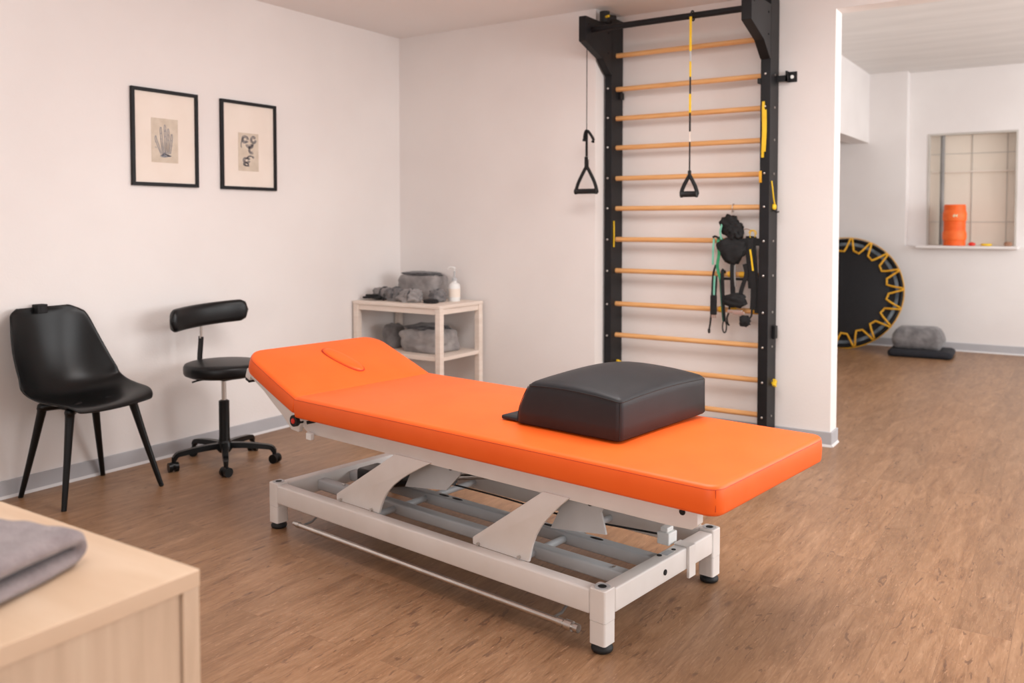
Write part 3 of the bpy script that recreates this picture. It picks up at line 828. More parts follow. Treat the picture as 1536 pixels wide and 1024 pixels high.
o = obj('sanding_pad', blob(.055, .038, .016, .1, 2, 21, 3.2), 'black', None, True, 80, loc=(-3.80, 4.74, TZ))
o.name = 'hand_weight'; tag(o, 'small flat black pad lying in front of the soap bottle', 'pad'); o.name = 'small_pad'
# soap pump bottle
so = thing('soap_bottle', 'clear white pump bottle on the right end of the side table', 'bottle', (-3.765, 4.965, TZ))
bm = lathe(bmesh.new(), [(.038, 0), (.041, .004), (.041, .108), (.036, .122), (.018, .132), (.014, .136), (.014, .146)], 28)
bt = obj('bottle', bm, 'white', so, True, 40)
bm = lathe(bmesh.new(), [(.0418, .03), (.0418, .09)], 28); obj('label_band', bm, 'mount', bt, True)
bm = lathe(bmesh.new(), [(.017, .146), (.017, .166), (.008, .170), (.006, .172), (.006, .215)], 20); obj('pump_neck', bm, 'greymetal', so, True, 40)
bm = tube(bmesh.new(), [(.0, 0, .215), (0, 0, .236), (-.03, -.005, .240), (-.052, -.008, .228)], .006, 10, smoothn=4); obj('pump_head', bm, 'white', so, True)
# things on the lower shelf
t = thing('cloth_bag', 'narrow upright grey bag at the left on the lower shelf of the side table', 'bag', (-4.225, 4.84, SZ))
obj('body', xf(blob(.075, .07, .095, .10, 2, 31, 3.4), Matrix.Identity(4)), 'grey_cloth', t, True, 80)
t = thing('cloth_bag', 'large crumpled grey bag filling the right of the lower shelf', 'bag', (-3.90, 4.85, SZ))
obj('body', blob(.180, .15, .092, .16, 2.2, 33, 4.2), 'grey_cloth_light', t, True, 80)
bm = blob(.15, .12, .035, .3, 2.4, 35, 3); xf(bm, Matrix.Translation((-.02, .01, .125))); obj('dark_flap', bm, 'grey_cloth_dark', t, True, 80)

# ------------------------------------------------------------------ cabinet and towel, front left
CX0, CX1, CY0, CY1, CZ = -1.787, -1.170, -.55, .872, .80
cab = thing('low_cabinet', 'pale birch cabinet in the left foreground', 'cabinet', ((CX0+CX1)/2, (CY0+CY1)/2, 0))
a, b_ = (CX1-CX0)/2, (CY1-CY0)/2
obj('top_panel', B(-a, a, -b_, b_, CZ-.028, CZ, .002), 'birch_y', cab)
obj('edge_band', B(a-.0005, a+.001, -b_+.002, b_-.002, CZ-.027, CZ-.001), 'birch_e', cab)
obj('side_panel', B(a-.024, a-.007, -b_+.031, b_-.033, .05, CZ-.0285), 'birch_z', cab)
obj('stile', B(a-.03, a-.001, b_-.031, b_-.001, 0, CZ-.0285, .0015), 'birch_z', cab)
obj('stile', B(a-.03, a-.001, -b_+.001, -b_+.030, 0, CZ-.0285, .0015), 'birch_z', cab)
obj('back_panel', B(-a+.002, a-.031, b_-.02, b_-.003, .05, CZ-.0285), 'birch_z', cab)
obj('side_panel', B(-a+.001, -a+.018, -b_+.03, b_-.021, 0, CZ-.0285), 'birch_z', cab)
obj('front_panel', B(-a+.019, a-.031, -b_+.003, -b_+.02, .05, CZ-.0285), 'birch_z', cab)
obj('plinth', B(-a+.02, a-.03, -b_+.03, b_-.03, 0, .05), 'birch_z', cab)

def towel():
    """folded towel: section in y-z, closed fold at +y, two layers; swept along x"""
    bm = bmesh.new(); nx = 40; rings = []
    th = .027
    def path(s):     # centreline of the doubled sheet, s 0..1
        Ly = .33
        if s < .42: return (-Ly+Ly*s/.42, .014)
        if s > .58: return (-Ly*(s-.58)/.42, .045)
        a = (s-.42)/.16*PI
        return (.019*math.sin(a), .0295-.0155*math.cos(a))
    ns = 60
    for i in range(nx+1):
        f = i/nx; x = -.42+.44*f
        endr = min(1, min(f, 1-f)/.05); endr = math.sqrt(1-(1-endr)**2)*.85+.15
        outer = []; inner = []
        for k in range(ns+1):
            s = k/ns; y, z = path(s)
            y2, z2 = path(min(1, s+.004)); y1, z1 = path(max(0, s-.004))
            tx, tz = y2-y1, z2-z1; l = math.hypot(tx, tz) or 1
            nx_, nz_ = tz/l, -tx/l       # outward
            lump = .006*noise.noise(Vector((x*8, y*8, s*4)))+.0035*noise.noise(Vector((x*30, y*24, s*9)))
            dome = (.010*(s > .55)*math.sin(PI*min(1, max(0, (y+.33)/.33)))+.006*math.sin(f*PI))*(z/.05)
            t_ = th/2*endr
            outer.append(Vector((x, y+nx_*(t_+lump), max(.001, z+nz_*(t_+lump)+dome))))
            inner.append(Vector((x, y-nx_*(t_*.93), max(.002, z-nz_*(t_*.93)+dome*.6))))
        rings.append([bm.verts.new(p) for p in outer+inner[::-1]])
    m = len(rings[0])
    for A, C in zip(rings, rings[1:]):
        for j in range(m): bm.faces.new((A[j], A[(j+1) % m], C[(j+1) % m], C[j]))
    for R_ in (rings[0], rings[-1]):
        for k in range(ns):
            bm.faces.new((R_[k], R_[k+1], R_[m-2-k], R_[m-1-k]))
    return bm
o = obj('folded_towel', towel(), 'towel', None, True, 80)
place(o, -1.352, .760, CZ, math.radians(20)); tag(o, 'folded mauve-grey towel lying on the birch cabinet', 'towel')

# ------------------------------------------------------------------ wall bars
WBx0, WBx1 = -2.717, -1.608      # outer faces
wb = thing('wall_bars', 'tall black steel wall bars with wooden rungs and a pull-up bar', 'wall bars', (-2.16, YP, 0))
ox, oy = -2.16, YP
PYF = 5.25
def P(x0, x1, y0, y1, z0, z1, **k): return B(x0-ox, x1-ox, y0-oy, y1-oy, z0, z1, **k)
ups = []
for x0, x1 in ((WBx0, WBx0+.05), (WBx1-.06, WBx1)):
    ups.append(obj('upright', P(x0, x1, PYF, YP-.014, 0.0, 2.715, bev=.002), 'black', wb))
zs = [2.471, 2.247, 2.052, 1.856, 1.651, 1.449, 1.241, 1.030, .806, .594, .380, .165]
for z in zs:
    bm = tube(bmesh.new(), [(WBx0+.045-ox, 5.325-oy, z), (WBx1-.058-ox, 5.325-oy, z)], .0165, 18)
    obj('rung', bm, 'rung', wb, True, 50)
for u, x in zip(ups, (WBx0+.022, WBx1-.031)):
    for z in zs[1:]:
        bm = lathe(bmesh.new(), [(.0065, 0), (.0065, .003), (.003, .005), (0, .005)], 12, (0, 0, 0), 'Y')
        xf(bm, Matrix.Translation((x-ox, PYF-oy, z+.0)) @ Matrix.Scale(-1, 4, (0, 1, 0))); obj('bolt', bm, 'chrome', u, True)
for z in zs[1:]:
    bm = lathe(bmesh.new(), [(.007, 0), (.007, .004), (0, .006)], 10, (WBx1-ox, 5.335-oy, z), 'X'); obj('bolt', bm, 'chrome', ups[1], True)
# overhead brackets: side panels with a folded front lip
poly = [(4.887, 2.655), (4.887, 2.500), (5.120, 2.425), (5.235, 2.335), (5.26, 2.335), (5.26, 2.655)]
for x0, x1 in ((WBx0, WBx0+.05), (WBx1-.06, WBx1)):
    pl_ = [(a-oy, b_) for a, b_ in poly]
    bk = obj('overhead_bracket', prism(bmesh.new(), pl_, x0-ox, x1-ox, 'X', .002), 'black', wb)
    bm = bmesh.new()
    for yy, zz in ((4.93, 2.61), (5.2, 2.60), (5.2, 2.47)):
        lathe(bm, [(.006, 0), (.006, .004), (0, .005)], 10, (x1-ox, yy-oy, zz), 'X')
    obj('bolt', bm, 'hole', bk, True)
bm = tube(bmesh.new(), [(WBx0+.048-ox, 4.975-oy, 2.582), (WBx1-.058-ox, 4.90-oy, 2.565)], .019, 20)
obj('pull_up_bar', bm, 'black', wb, True)
bm = tube(bmesh.new(), [(-2.66-ox, 5.13-oy, 2.655), (-2.66-ox, 5.13-oy, 2.725)], .033, 16); tube(bm, [(-2.66-ox, 5.13-oy, 2.69), (-2.62-ox, 5.20-oy, 2.69)], .02, 12)
kn = obj('stop_roller', bm, 'rubber', wb, True, 40)
obj('brass_pin', tube(bmesh.new(), [(-2.64-ox, 5.11-oy, 2.685), (-2.612-ox, 5.095-oy, 2.685)], .008, 10), 'yellow', kn)
# wall brackets
def wallbr(x0, x1, z):
    bm = P(x0, x1, YP-.06, YP-.045, z-.012, z+.012, bev=.001)
    xe = x1 if abs(x1-WBx1) > .02 else x0
    return bm
for z in (2.235,):
    bm = P(WBx1, -1.545, YP-.060, YP-.052, z-.025, z+.012); box(bm, -1.555-ox, -1.545-ox, -.060, -.001, z-.025, z+.038); box(bm, -1.555-ox, -1.500-ox, -.008, -.001, z-.025, z+.038)
    br_ = obj('wall_bracket', bm, 'black', wb)
    obj('bolt', lathe(bmesh.new(), [(.011, -.013), (.011, -.008)], 12, (-1.528-ox, 0, z+.006), 'Y'), 'chrome', br_)
for z in (2.23,):
    bm = P(-2.727, -2.717, 5.30, 5.38, z-.045, z+.01); box(bm, -2.667-ox, -2.650-ox, 5.35-oy, 5.40-oy, z-.045, z+.0); obj('wall_bracket', bm, 'black', wb)
obj('hook', P(-1.685, -1.668, 5.24, 5.29, 2.19, 2.222, bev=.003), 'rubber', wb)
obj('foot_bracket', P(WBx1, WBx1+.018, 5.34, 5.39, .64, .72, bev=.003), 'black', wb)
def knob(x, y, z, ax):
    bm = bmesh.new()
    if ax == 'X':
        lathe(bm, [(.008, 0), (.008, .010), (.020, .012), (.020, .026), (.008, .030)], 14, (x-ox, y-oy, z), 'X')
        for k in range(4): lathe(bm, [(.008, .011), (.008, .027)], 8, (x-ox, y-oy+.020*math.cos(k*PI/2+.4), z+.020*math.sin(k*PI/2+.4)), 'X')
    else:
        lathe(bm, [(.016, -.022), (.016, -.004), (.006, 0)], 14, (x-ox, y-oy, z), 'Y')
    obj('star_knob', bm, 'yellow', wb, True, 40)['label'] = 'small yellow knob'
knob(WBx1, 5.34, zs[10]-.01, 'X'); knob(WBx0+.02, PYF, .39, 'Y'); knob(WBx0+.05, 5.33, .40, 'X')

# ------------------------------------------------------------------ suspension trainers and bands
def handle(bm, c, w, h, r=.011):
    x, y, z = c
    tube(bm, [(x, y, z), (x-w*.12, y, z-h*.18), (x-w*.38, y, z-h*.62), (x-w*.5, y, z-h*.95), (x-w*.47, y, z-h)], r*.8, 10, smoothn=4, ref=(0, 1, 0))
    tube(bm, [(x, y, z), (x+w*.12, y, z-h*.18), (x+w*.36, y, z-h*.60), (x+w*.48, y, z-h*.95), (x+w*.47, y, z-h)], r*.8, 10, smoothn=4, ref=(0, 1, 0))
def grip(bm, c, w, r=.015):
    x, y, z = c; lathe(bm, [(r*.6, -w/2-.008), (r*1.15, -w/2-.004), (r*1.15, -w/2+.006), (r, -w/2+.01), (r, w/2-.01), (r*1.15, w/2-.006), (r*1.15, w/2+.004), (r*.6, w/2+.008)], 14, (x, y, z), 'X')
sx, sy = -2.700, 4.965
t = thing('suspension_trainer', 'black triangular pull handle hanging left of the wall bars on a thin cord', 'exercise handle', (sx, sy, 1.54))
def rel(p): return (p[0]-sx, p[1]-sy, p[2]-1.54)
bm = tube(bmesh.new(), [rel((sx, sy, 2.50)), rel((sx, sy, 1.94))], .0028, 8); obj('cord', bm, 'black', t, True)
bm = bmesh.new(); ribbon(bm, [rel((sx-.016, sy, 1.875)), rel((sx-.013, sy, 1.915)), rel((sx, sy, 1.945)), rel((sx+.022, sy, 1.925)), rel((sx+.048, sy, 1.885)), rel((sx+.042, sy, 1.865))], .024, .010, ref=(0, 0, 1), smoothn=5)
obj('cam_buckle', bm, 'strap', t)
bm = ribbon(bmesh.new(), [rel((sx, sy, 1.94)), rel((sx, sy, 1.87)), rel((sx, sy, 1.75))], .016, .004, ref=(0, 1, 0), smoothn=3); obj('webbing', bm, 'black', t)
bm = tube(bmesh.new(), [rel((sx+.014*math.cos(k*PI/6), sy, 1.765+.014*math.sin(k*PI/6))) for k in range(12)], .0025, 8, closed=True); obj('ring', bm, 'chrome', t, True)
bm = bmesh.new(); ribbon(bm, [rel((sx, sy, 1.775)), rel((sx, sy, 1.70))], .024, .014, ref=(0, 1, 0), smoothn=2)
handle(bm, rel((sx, sy, 1.715)), .155, .165, .014); obj('strap_triangle', bm, 'strap', t, True, 50)
bm = bmesh.new(); grip(bm, rel((sx-.004, sy, 1.555)), .150, .017); obj('grip', bm, 'rubber', t, True, 50)

sx, sy = -1.975, 4.975
t = thing('suspension_trainer', 'black pull handle on a yellow and black strap looped over the pull-up bar', 'exercise handle', (sx, sy, 1.505))
def rel(p): return (p[0]-sx, p[1]-sy, p[2]-1.505)
ysh = -.03
bm = bmesh.new(); tube(bm, [rel((sx, sy-.023+.046*0+.028*math.cos(a)*1, 2.572+.028*math.sin(a))) for a in [k*PI/8 for k in range(16)]], .005, 8, closed=True, ref=(1, 0, 0))
xf(bm, Matrix.Translation((0, -.02, 0))); obj('loop', bm, 'strap', t, True)
sy0 = sy-.075
for z1, z0, m_, w_ in ((2.56, 2.36, 'yellow', .014), (2.36, 2.30, 'greymetal', .008), (2.30, 2.21, 'yellow', .011), (2.21, 2.11, 'strap', .009), (2.11, 2.00, 'yellow', .013), (2.00, 1.89, 'strap', .010), (1.89, 1.83, 'tan', .006), (1.83, 1.655, 'strap', .008)):
    bm = sweep(bmesh.new(), [rel((sx, sy0, z1)), rel((sx, sy0, (z0+z1)/2)), rel((sx, sy0, z0))], rectp(w_, .004), ref=(0, 1, 0)); obj('strap', bm, m_, t)
bm = bmesh.new(); handle(bm, rel((sx, sy0, 1.632)), .10, .108, .015); tube(bm, [rel((sx, sy0, 1.66)), rel((sx, sy0, 1.62))], .010, 10); obj('strap_triangle', bm, 'strap', t, True, 50)
bm = bmesh.new(); grip(bm, rel((sx-.002, sy0, 1.522)), .095, .018); obj('grip', bm, 'rubber', t, True, 50)

# bands on the right upright
fy = PYF-.006
o = obj('resistance_band', ribbon(ribbon(bmesh.new(), [(-1.646, fy-.004, 2.080), (-1.645, fy-.008, 2.0), (-1.643, fy-.008, 1.90), (-1.646, fy-.008, 1.80), (-1.648, fy-.004, 1.745)], .014, .008, ref=(0, 1, 0)), [(-1.634, fy-.004, 2.03), (-1.631, fy-.008, 1.96), (-1.632, fy-.006, 1.88), (-1.637, fy-.006, 1.78)], .013, .006, ref=(0, 1, 0)), 'yellow')
tag(o, 'bright yellow band hanging flat on the front of the right black upright', 'exercise band')
o = obj('resistance_band', ribbon(bmesh.new(), [(-1.661, fy-.002, 1.665), (-1.660, fy-.006, 1.62), (-1.660, fy-.002, 1.595)], .016, .006, ref=(0, 1, 0)), 'bungee')
tag(o, 'short mustard strap end on the right upright, just under the yellow band', 'exercise band')
hx_ = WBx1+.006
t = thing('cord_hook', 'yellow cord knotted on a hook at the side of the right upright', 'cord', (hx_, 5.33, 1.45))
obj('cord', tube(bmesh.new(), [(.0, -.055, .155), (.004, -.045, .10), (.004, -.02, .04), (.008, 0, .0)], .0045, 8, smoothn=4), 'yellow', t, True)
obj('knot', blob(.014, .022, .02, .25, 3, 2, 2, False, 2), 'yellow', t, True)
obj('hook', tube(bmesh.new(), [(-.004, .0, -.02), (.016, .0, -.032), (.022, .02, -.030)], .005, 8, smoothn=3), 'rubber', t, True)

o = obj('resistance_band', ribbon(bmesh.new(), [(-2.664, 5.285, 1.365), (-2.662, 5.283, 1.28), (-2.664, 5.285, 1.19)], .008, .006, ref=(1, 0, 0)), 'yellow')
tag(o, 'thin yellow strap on the left black upright, at mid height', 'exercise band')
# bundle of harness straps and bands hung over the rungs (rung centres at y 5.325)
Yb = 5.285
def cloth_lump(name, label, cat, c, r, seed, mat='strap', amp=.35, grp=None, fr=2.6, pw=2.6):
    o = obj(name, blob(*r, amp, fr, seed, pw, False, 4), mat, None, True, 70, loc=c); return tag(o, label, cat, grp)
hn = thing('sling_harness', 'black padded sling harness hanging from a ring on the wall bars', 'harness', (-1.85, Yb, 1.30))
def rel(p): return (p[0]+1.85, p[1]-Yb, p[2]-1.30)
bm = tube(bmesh.new(), [rel((-1.855, 5.325-.022*math.cos(a), 1.449+.026*math.sin(a)-.004)) for a in [k*PI/8 for k in range(16)]], .003, 8, closed=True, ref=(1, 0, 0)); obj('ring', bm, 'chrome', hn, True)
obj('hanging_wire', tube(bmesh.new(), [rel((-1.855, 5.30, 1.43)), rel((-1.852, 5.28, 1.39)), rel((-1.835, Yb, 1.36))], .003, 8, smoothn=3), 'chrome', hn, True)
bm = blob(.058, .03, .062, .3, 2.4, 41, 2.4, False); xf(bm, Matrix.Translation(rel((-1.865, Yb, 1.335)))); obj('padded_cuff', bm, 'strap', hn, True, 70)
bm = blob(.050, .028, .060, .4, 2.8, 42, 2.4, False); xf(bm, Matrix.Translation(rel((-1.825, Yb-.01, 1.300)))); obj('padded_cuff', bm, 'strap', hn, True, 70)
bm = blob(.082, .024, .078, .22, 2.2, 43, 2.4, False)
for v in bm.verts: v.co.x *= 1+.35*max(-1, min(1, v.co.z/.078))
xf(bm, Matrix.Translation(rel((-1.840, Yb-.018, 1.175)))); obj('padded_pouch', bm, 'strap', hn, True, 70)
bm = ribbon(bmesh.new(), [rel((-1.835, Yb-.02, 1.11)), rel((-1.834, Yb-.025, 1.03)), rel((-1.832, Yb-.02, .93)), rel((-1.83, Yb-.02, .89))], .030, .006, ref=(0, 1, 0)); obj('webbing', bm, 'strap', hn)
bm = ribbon(bmesh.new(), [rel((-1.818, Yb-.027, 1.09)), rel((-1.816, Yb-.034, 1.02)), rel((-1.812, Yb-.03, .96))], .010, .004, ref=(0, 1, 0)); obj('webbing', bm, 'conduit', hn)
bm = blob(.070, .024, .044, .25, 2.0, 44, 2.6, False); xf(bm, Matrix.Translation(rel((-1.815, Yb-.02, .872)))); obj('padded_pouch', bm, 'strap', hn, True, 70)
bm = ribbon(bmesh.new(), [rel((-1.76, Yb-.02, 1.10)), rel((-1.748, Yb-.02, 1.04)), rel((-1.765, Yb-.02, .98)), rel((-1.78, Yb-.02, .93)), rel((-1.785, Yb-.02, .88))], .026, .006, ref=(0, 1, 0)); obj('webbing', bm, 'strap', hn)
# green band
gb = thing('resistance_band', 'green and mint band looped over a rung at the bundle left side', 'exercise band', (-1.94, Yb, 1.25))
def rel(p): return (p[0]+1.94, p[1]-Yb, p[2]-1.25)
bm = ribbon(bmesh.new(), [rel((-1.915, Yb+.04, 1.22)), rel((-1.925, Yb+.015, 1.258)), rel((-1.932, Yb-.012, 1.24)), rel((-1.925, Yb-.016, 1.16)), rel((-1.935, Yb-.014, 1.08)), rel((-1.915, Yb-.014, 1.0)), rel((-1.910, Yb-.012, .96))], .018, .005, ref=(0, 1, 0)); obj('band', bm, 'green', gb)
bm = ribbon(bmesh.new(), [rel((-1.960, Yb-.010, 1.255)), rel((-1.962, Yb-.018, 1.18)), rel((-1.965, Yb-.014, 1.09))], .012, .004, ref=(0, 1, 0)); obj('band', bm, 'mint', gb)
bm = ribbon(bmesh.new(), [rel((-1.900, Yb-.02, 1.36)), rel((-1.915, Yb-.024, 1.30)), rel((-1.908, Yb-.02, 1.25))], .012, .004, ref=(0, 1, 0)); obj('band', bm, 'mint', gb)
bm = ribbon(bmesh.new(), [rel((-1.965, Yb-.010, 1.262)), rel((-1.948, Yb-.022, 1.268)), rel((-1.925, Yb-.016, 1.255))], .012, .010, ref=(0, 1, 0)); obj('clasp', bm, 'rubber', gb)
# left ankle strap with teal band
ls = thing('ankle_strap', 'black strap with teal edge and clipped lower end, leftmost of the hanging bundle', 'strap', (-1.965, Yb, .90))
def rel(p): return (p[0]+1.965, p[1]-Yb, p[2]-.90)
bm = ribbon(bmesh.new(), [rel((-1.945, Yb-.012, 1.09)), rel((-1.962, Yb-.014, 1.03)), rel((-1.968, Yb-.012, .93)), rel((-1.970, Yb-.014, .87))], .012, .005, ref=(0, 1, 0)); obj('webbing', bm, 'strap', ls)
bm = ribbon(bmesh.new(), [rel((-1.952, Yb-.016, 1.02)), rel((-1.954, Yb-.016, .94)), rel((-1.955, Yb-.014, .88))], .012, .004, ref=(0, 1, 0)); obj('webbing', bm, 'mint', ls)
bm = ribbon(bmesh.new(), [rel((-1.938, Yb-.016, 1.02)), rel((-1.942, Yb-.016, .94)), rel((-1.945, Yb-.014, .88))], .010, .004, ref=(0, 1, 0)); obj('webbing', bm, 'strap', ls)
bm = B(-.012, .028, -.028, -.006, -.125, .0, .006, 2); obj('pad', bm, 'strap', ls)
bm = ribbon(bmesh.new(), [rel((-1.972, Yb-.016, .78)), rel((-1.978, Yb-.016, .72)), rel((-1.984, Yb-.016, .685))], .010, .005, ref=(0, 1, 0)); obj('tail', bm, 'strap', ls)
bm = bmesh.new()
for dx in (-.002, .010, .022): box(bm, dx-.003, dx+.003, -.022, -.014, -.145, -.125)
obj('buckle', bm, 'chrome', ls)
obj('clip', blob(.009, .006, .016, .1, 2, 1, 2.6, False, 2), 'strap', ls, True, loc=rel((-1.985, Yb-.016, .672)))
# middle strap with dark green edge and carabiner
ms = thing('webbing_strap', 'dark green edged black strap ending in a carabiner, just right of the leftmost strap', 'strap', (-1.90, Yb, .90))
def rel(p): return (p[0]+1.90, p[1]-Yb, p[2]-.90)
bm = ribbon(bmesh.new(), [rel((-1.905, Yb+.03, 1.035)), rel((-1.900, Yb-.002, 1.058)), rel((-1.902, Yb-.018, 1.03)), rel((-1.898, Yb-.016, .93)), rel((-1.895, Yb-.018, .84)), rel((-1.888, Yb-.014, .74))], .022, .005, ref=(0, 1, 0)); obj('webbing', bm, 'strap', ms)
bm = ribbon(bmesh.new(), [rel((-1.915, Yb-.02, 1.0)), rel((-1.911, Yb-.02, .92)), rel((-1.900, Yb-.022, .80)), rel((-1.893, Yb-.02, .74))], .006, .004, ref=(0, 1, 0)); obj('edge_cord', bm, 'darkgreen', ms)
bm = tube(bmesh.new(), [rel((-1.885+.013*math.cos(a), Yb-.016, .705+.038*math.sin(a))) for a in [k*PI/8 for k in range(16)]], .0045, 8, closed=True, ref=(0, 1, 0)); obj('carabiner', bm, 'black', ms, True)
# hook strap
o = obj('webbing_strap', ribbon(bmesh.new(), [(-1.852, Yb-.018, .86), (-1.856, Yb-.02, .80), (-1.868, Yb-.02, .76), (-1.862, Yb-.02, .725), (-1.852, Yb-.02, .715)], .010, .005, ref=(0, 1, 0)), 'strap')
tag(o, 'thin black strap with a hooked lower end, between the carabiner strap and the lower pouch', 'strap')
# right-hand long bands
rb = thing('resistance_band', 'long flat black bands draped beside the right upright of the wall bars', 'exercise band', (-1.71, Yb, 1.05), group=None)
def rel(p): return (p[0]+1.71, p[1]-Yb, p[2]-1.05)
for dx, z0, w_, y_ in ((-.022, 1.02, .030, -.012), (-.002, .82, .036, -.020), (.018, .80, .022, -.014)):
    bm = ribbon(bmesh.new(), [rel((-1.725+dx, Yb+.04, 1.22)), rel((-1.725+dx, Yb+.01, 1.262)), rel((-1.722+dx, Yb+y_, 1.24)), rel((-1.712+dx, Yb+y_-.004, 1.10)), rel((-1.700+dx, Yb+y_, .95)), rel((-1.704+dx, Yb+y_, z0))], w_, .005, ref=(0, 1, 0)); obj('band', bm, 'strap', rb)
bm = ribbon(bmesh.new(), [rel((-1.722, Yb-.032, 1.19)), rel((-1.712, Yb-.034, 1.13)), rel((-1.704, Yb-.030, 1.06))], .010, .004, ref=(0, 1, 0)); obj('band', bm, 'yellow', rb)
o = obj('webbing_strap', xf(B(-.115, .115, -.006, .006, -.022, .022, .004, 2), Matrix.Identity(4)), 'strap', None, loc=(-1.775, Yb-.012, 1.235)); tag(o, 'wide black horizontal webbing across the top of the hanging bundle', 'strap')
t = thing('cord', 'thin yellow cord coiled above the long black bands', 'cord', (-1.71, Yb, 1.28))
obj('coil', tube(bmesh.new(), [(.018*math.cos(k*.7)-.002*k*.5, -.006+.003*math.sin(k), .0+.028*math.sin(k*.7)) for k in range(14)], .003, 6, smoothn=3), 'yellow', t, True)
obj('tail', tube(bmesh.new(), [(-.01, 0, .02), (-.05, 0, .035), (-.085, 0, .01)], .0025, 6, smoothn=4), 'brown', t, True)
t = thing('metal_clasp', 'silver clasp with a black tab wedged on the rung under the lower pouch', 'clasp', (-1.790, Yb-.048, .805))
bm = B(-.065, .03, -.006, .006, -.010, .012, .004); box(bm, -.03, .045, -.010, -.005, -.018, .004, .003); obj('plate', bm, 'chrome', t)
obj('tab', blob(.032, .014, .032, .35, 3, 8, 3, False, 3), 'strap', t, True, loc=(.045, -.002, -.052))
obj('webbing', ribbon(bmesh.new(), [(.06, -.0, -.045), (.085, -.002, -.02), (.088, -.004, .03)], .010, .004, ref=(0, 1, 0)), 'strap', t)
o = obj('webbing_strap', B(-.10, .115, -.005, .005, -.008, .008, .003), 'strap', None, loc=(-1.805, Yb+.012, 1.003)); tag(o, 'narrow black webbing lying just under the middle rung behind the straps', 'strap')
slv = []
for i, (x, z, lb) in enumerate(((-1.865, 1.030, 'on the upper of two amber rungs, left of the webbing'), (-1.790, 1.030, 'right of the middle webbing'), (-1.728, 1.030, 'left of the long black bands'), (-1.923, .806, 'left of the carabiner strap'), (-1.844, .806, 'under the lower pouch'), (-1.711, .806, 'at the foot of the long black bands'))):
    bm = tube(bmesh.new(), [(-.018, 0, 0), (.018, 0, 0)], .0190, 16)
    o = obj('rung_sleeve', bm, 'bungee', None, True, 50, loc=(x, 5.325, z))
    tag(o, 'short amber sleeve, '+lb, 'sleeve', 'amber sleeves on the rungs')

# ------------------------------------------------------------------ second room things
tr = thing('mini_trampoline', 'round black mini trampoline with yellow bungee lacing leaning against the far wall', 'trampoline', (-2.235, 9.80, 0))
tr.rotation_euler = (math.radians(-16), 0, 0)
R0 = .615; CZt = .622
def cp(r, a, y=0): return (r*math.cos(a), y, CZt+r*math.sin(a))
bm = tube(bmesh.new(), [cp(R0-.02, 2*PI*k/72, .03) for k in range(72)], .018, 10, closed=True, ref=(0, 1, 0)); obj('frame', bm, 'black', tr, True)
bm = sweep(bmesh.new(), [cp(R0-.065, 2*PI*k/72, .035) for k in range(72)], rectp(.034, .012), ref=(0, 1, 0), closed=True)
obj('inner_hoop', bm, 'skirt', tr, True)
bm = lathe(bmesh.new(), [(.40, .040), (.555, .040), (.590, .048), (.555, .056), (.40, .056)], 72, (0, 0, CZt), 'Y')
for f_ in [f for f in bm.faces if len(f.verts) > 4]: bm.faces.remove(f_)
obj('skirt', bm, 'mat', tr, True, 30)
bm = lathe(bmesh.new(), [(0, 0), (.470, 0), (.478, .004), (.470, .008), (0, .008)], 72, (0, 0, CZt), 'Y'); obj('jumping_mat', bm, 'mat', tr, True, 30)
bm = bmesh.new(); nb = 18; lace = []
for k in range(nb):
    a = 2*PI*k/nb; d = 2*PI/nb
    lace += [cp(.462, a-d*.20, -.004), cp(.470, a, -.010), cp(.50, a+d*.06, -.006), cp(R0-.012, a+d*.22, -.002), cp(R0+.004, a+d*.27, .03), cp(R0-.012, a+d*.32, -.002), cp(.50, a+d*.48, -.006), cp(.455, a+d*.62, -.010)]
tube(bm, lace, .0100, 8, closed=True, ref=(0, 1, 0)); obj('bungee_cord', bm, 'bungee', tr, True)
bm = tube(bmesh.new(), [cp(R0+.004, 2*PI*k/66, .02) for k in range(66)], .005, 6, closed=True, ref=(0, 1, 0)); obj('rim_cord', bm, 'bungee', tr, True)
for k in range(6):
    a = math.radians(30+60*k)
    bm = tube(bmesh.new(), [cp(R0-.05, a, .04), cp(R0-.06, a, .12)], .014, 10); lg = obj('folded_leg', bm, 'black', tr, True)
pd_ = obj('floor_cushion', pad(.30, .245, (.05,)*4, [(.03, 0), (.008, .010), (0, .032), (.006, .056), (.035, .070)], .006, n=6, m=6), 'navy', None, True, 70)
place(pd_, -1.40, 9.74, 0, math.radians(3)); tag(pd_, 'flat black floor cushion under the grey bolster by the far wall', 'cushion')
def warp_b(p): return p
gb_ = obj('floor_bolster', pad(.235, .16, (.06,)*4, [(.02, 0), (.0, .03), (-.008, .08), (.004, .14), (.035, .19), (.08, .215)], .012, n=6, m=6), 'grey_cloth', None, True, 80)
for v in gb_.data.vertices: v.co += Vector((noise.noise(v.co*7), noise.noise(v.co*7+Vector((5, 0, 0))), .5*noise.noise(v.co*7+Vector((0, 5, 0)))))*.014
place(gb_, -1.435, 9.76, .0765, math.radians(3)); tag(gb_, 'soft grey bolster lying on the flat black floor cushion', 'cushion')
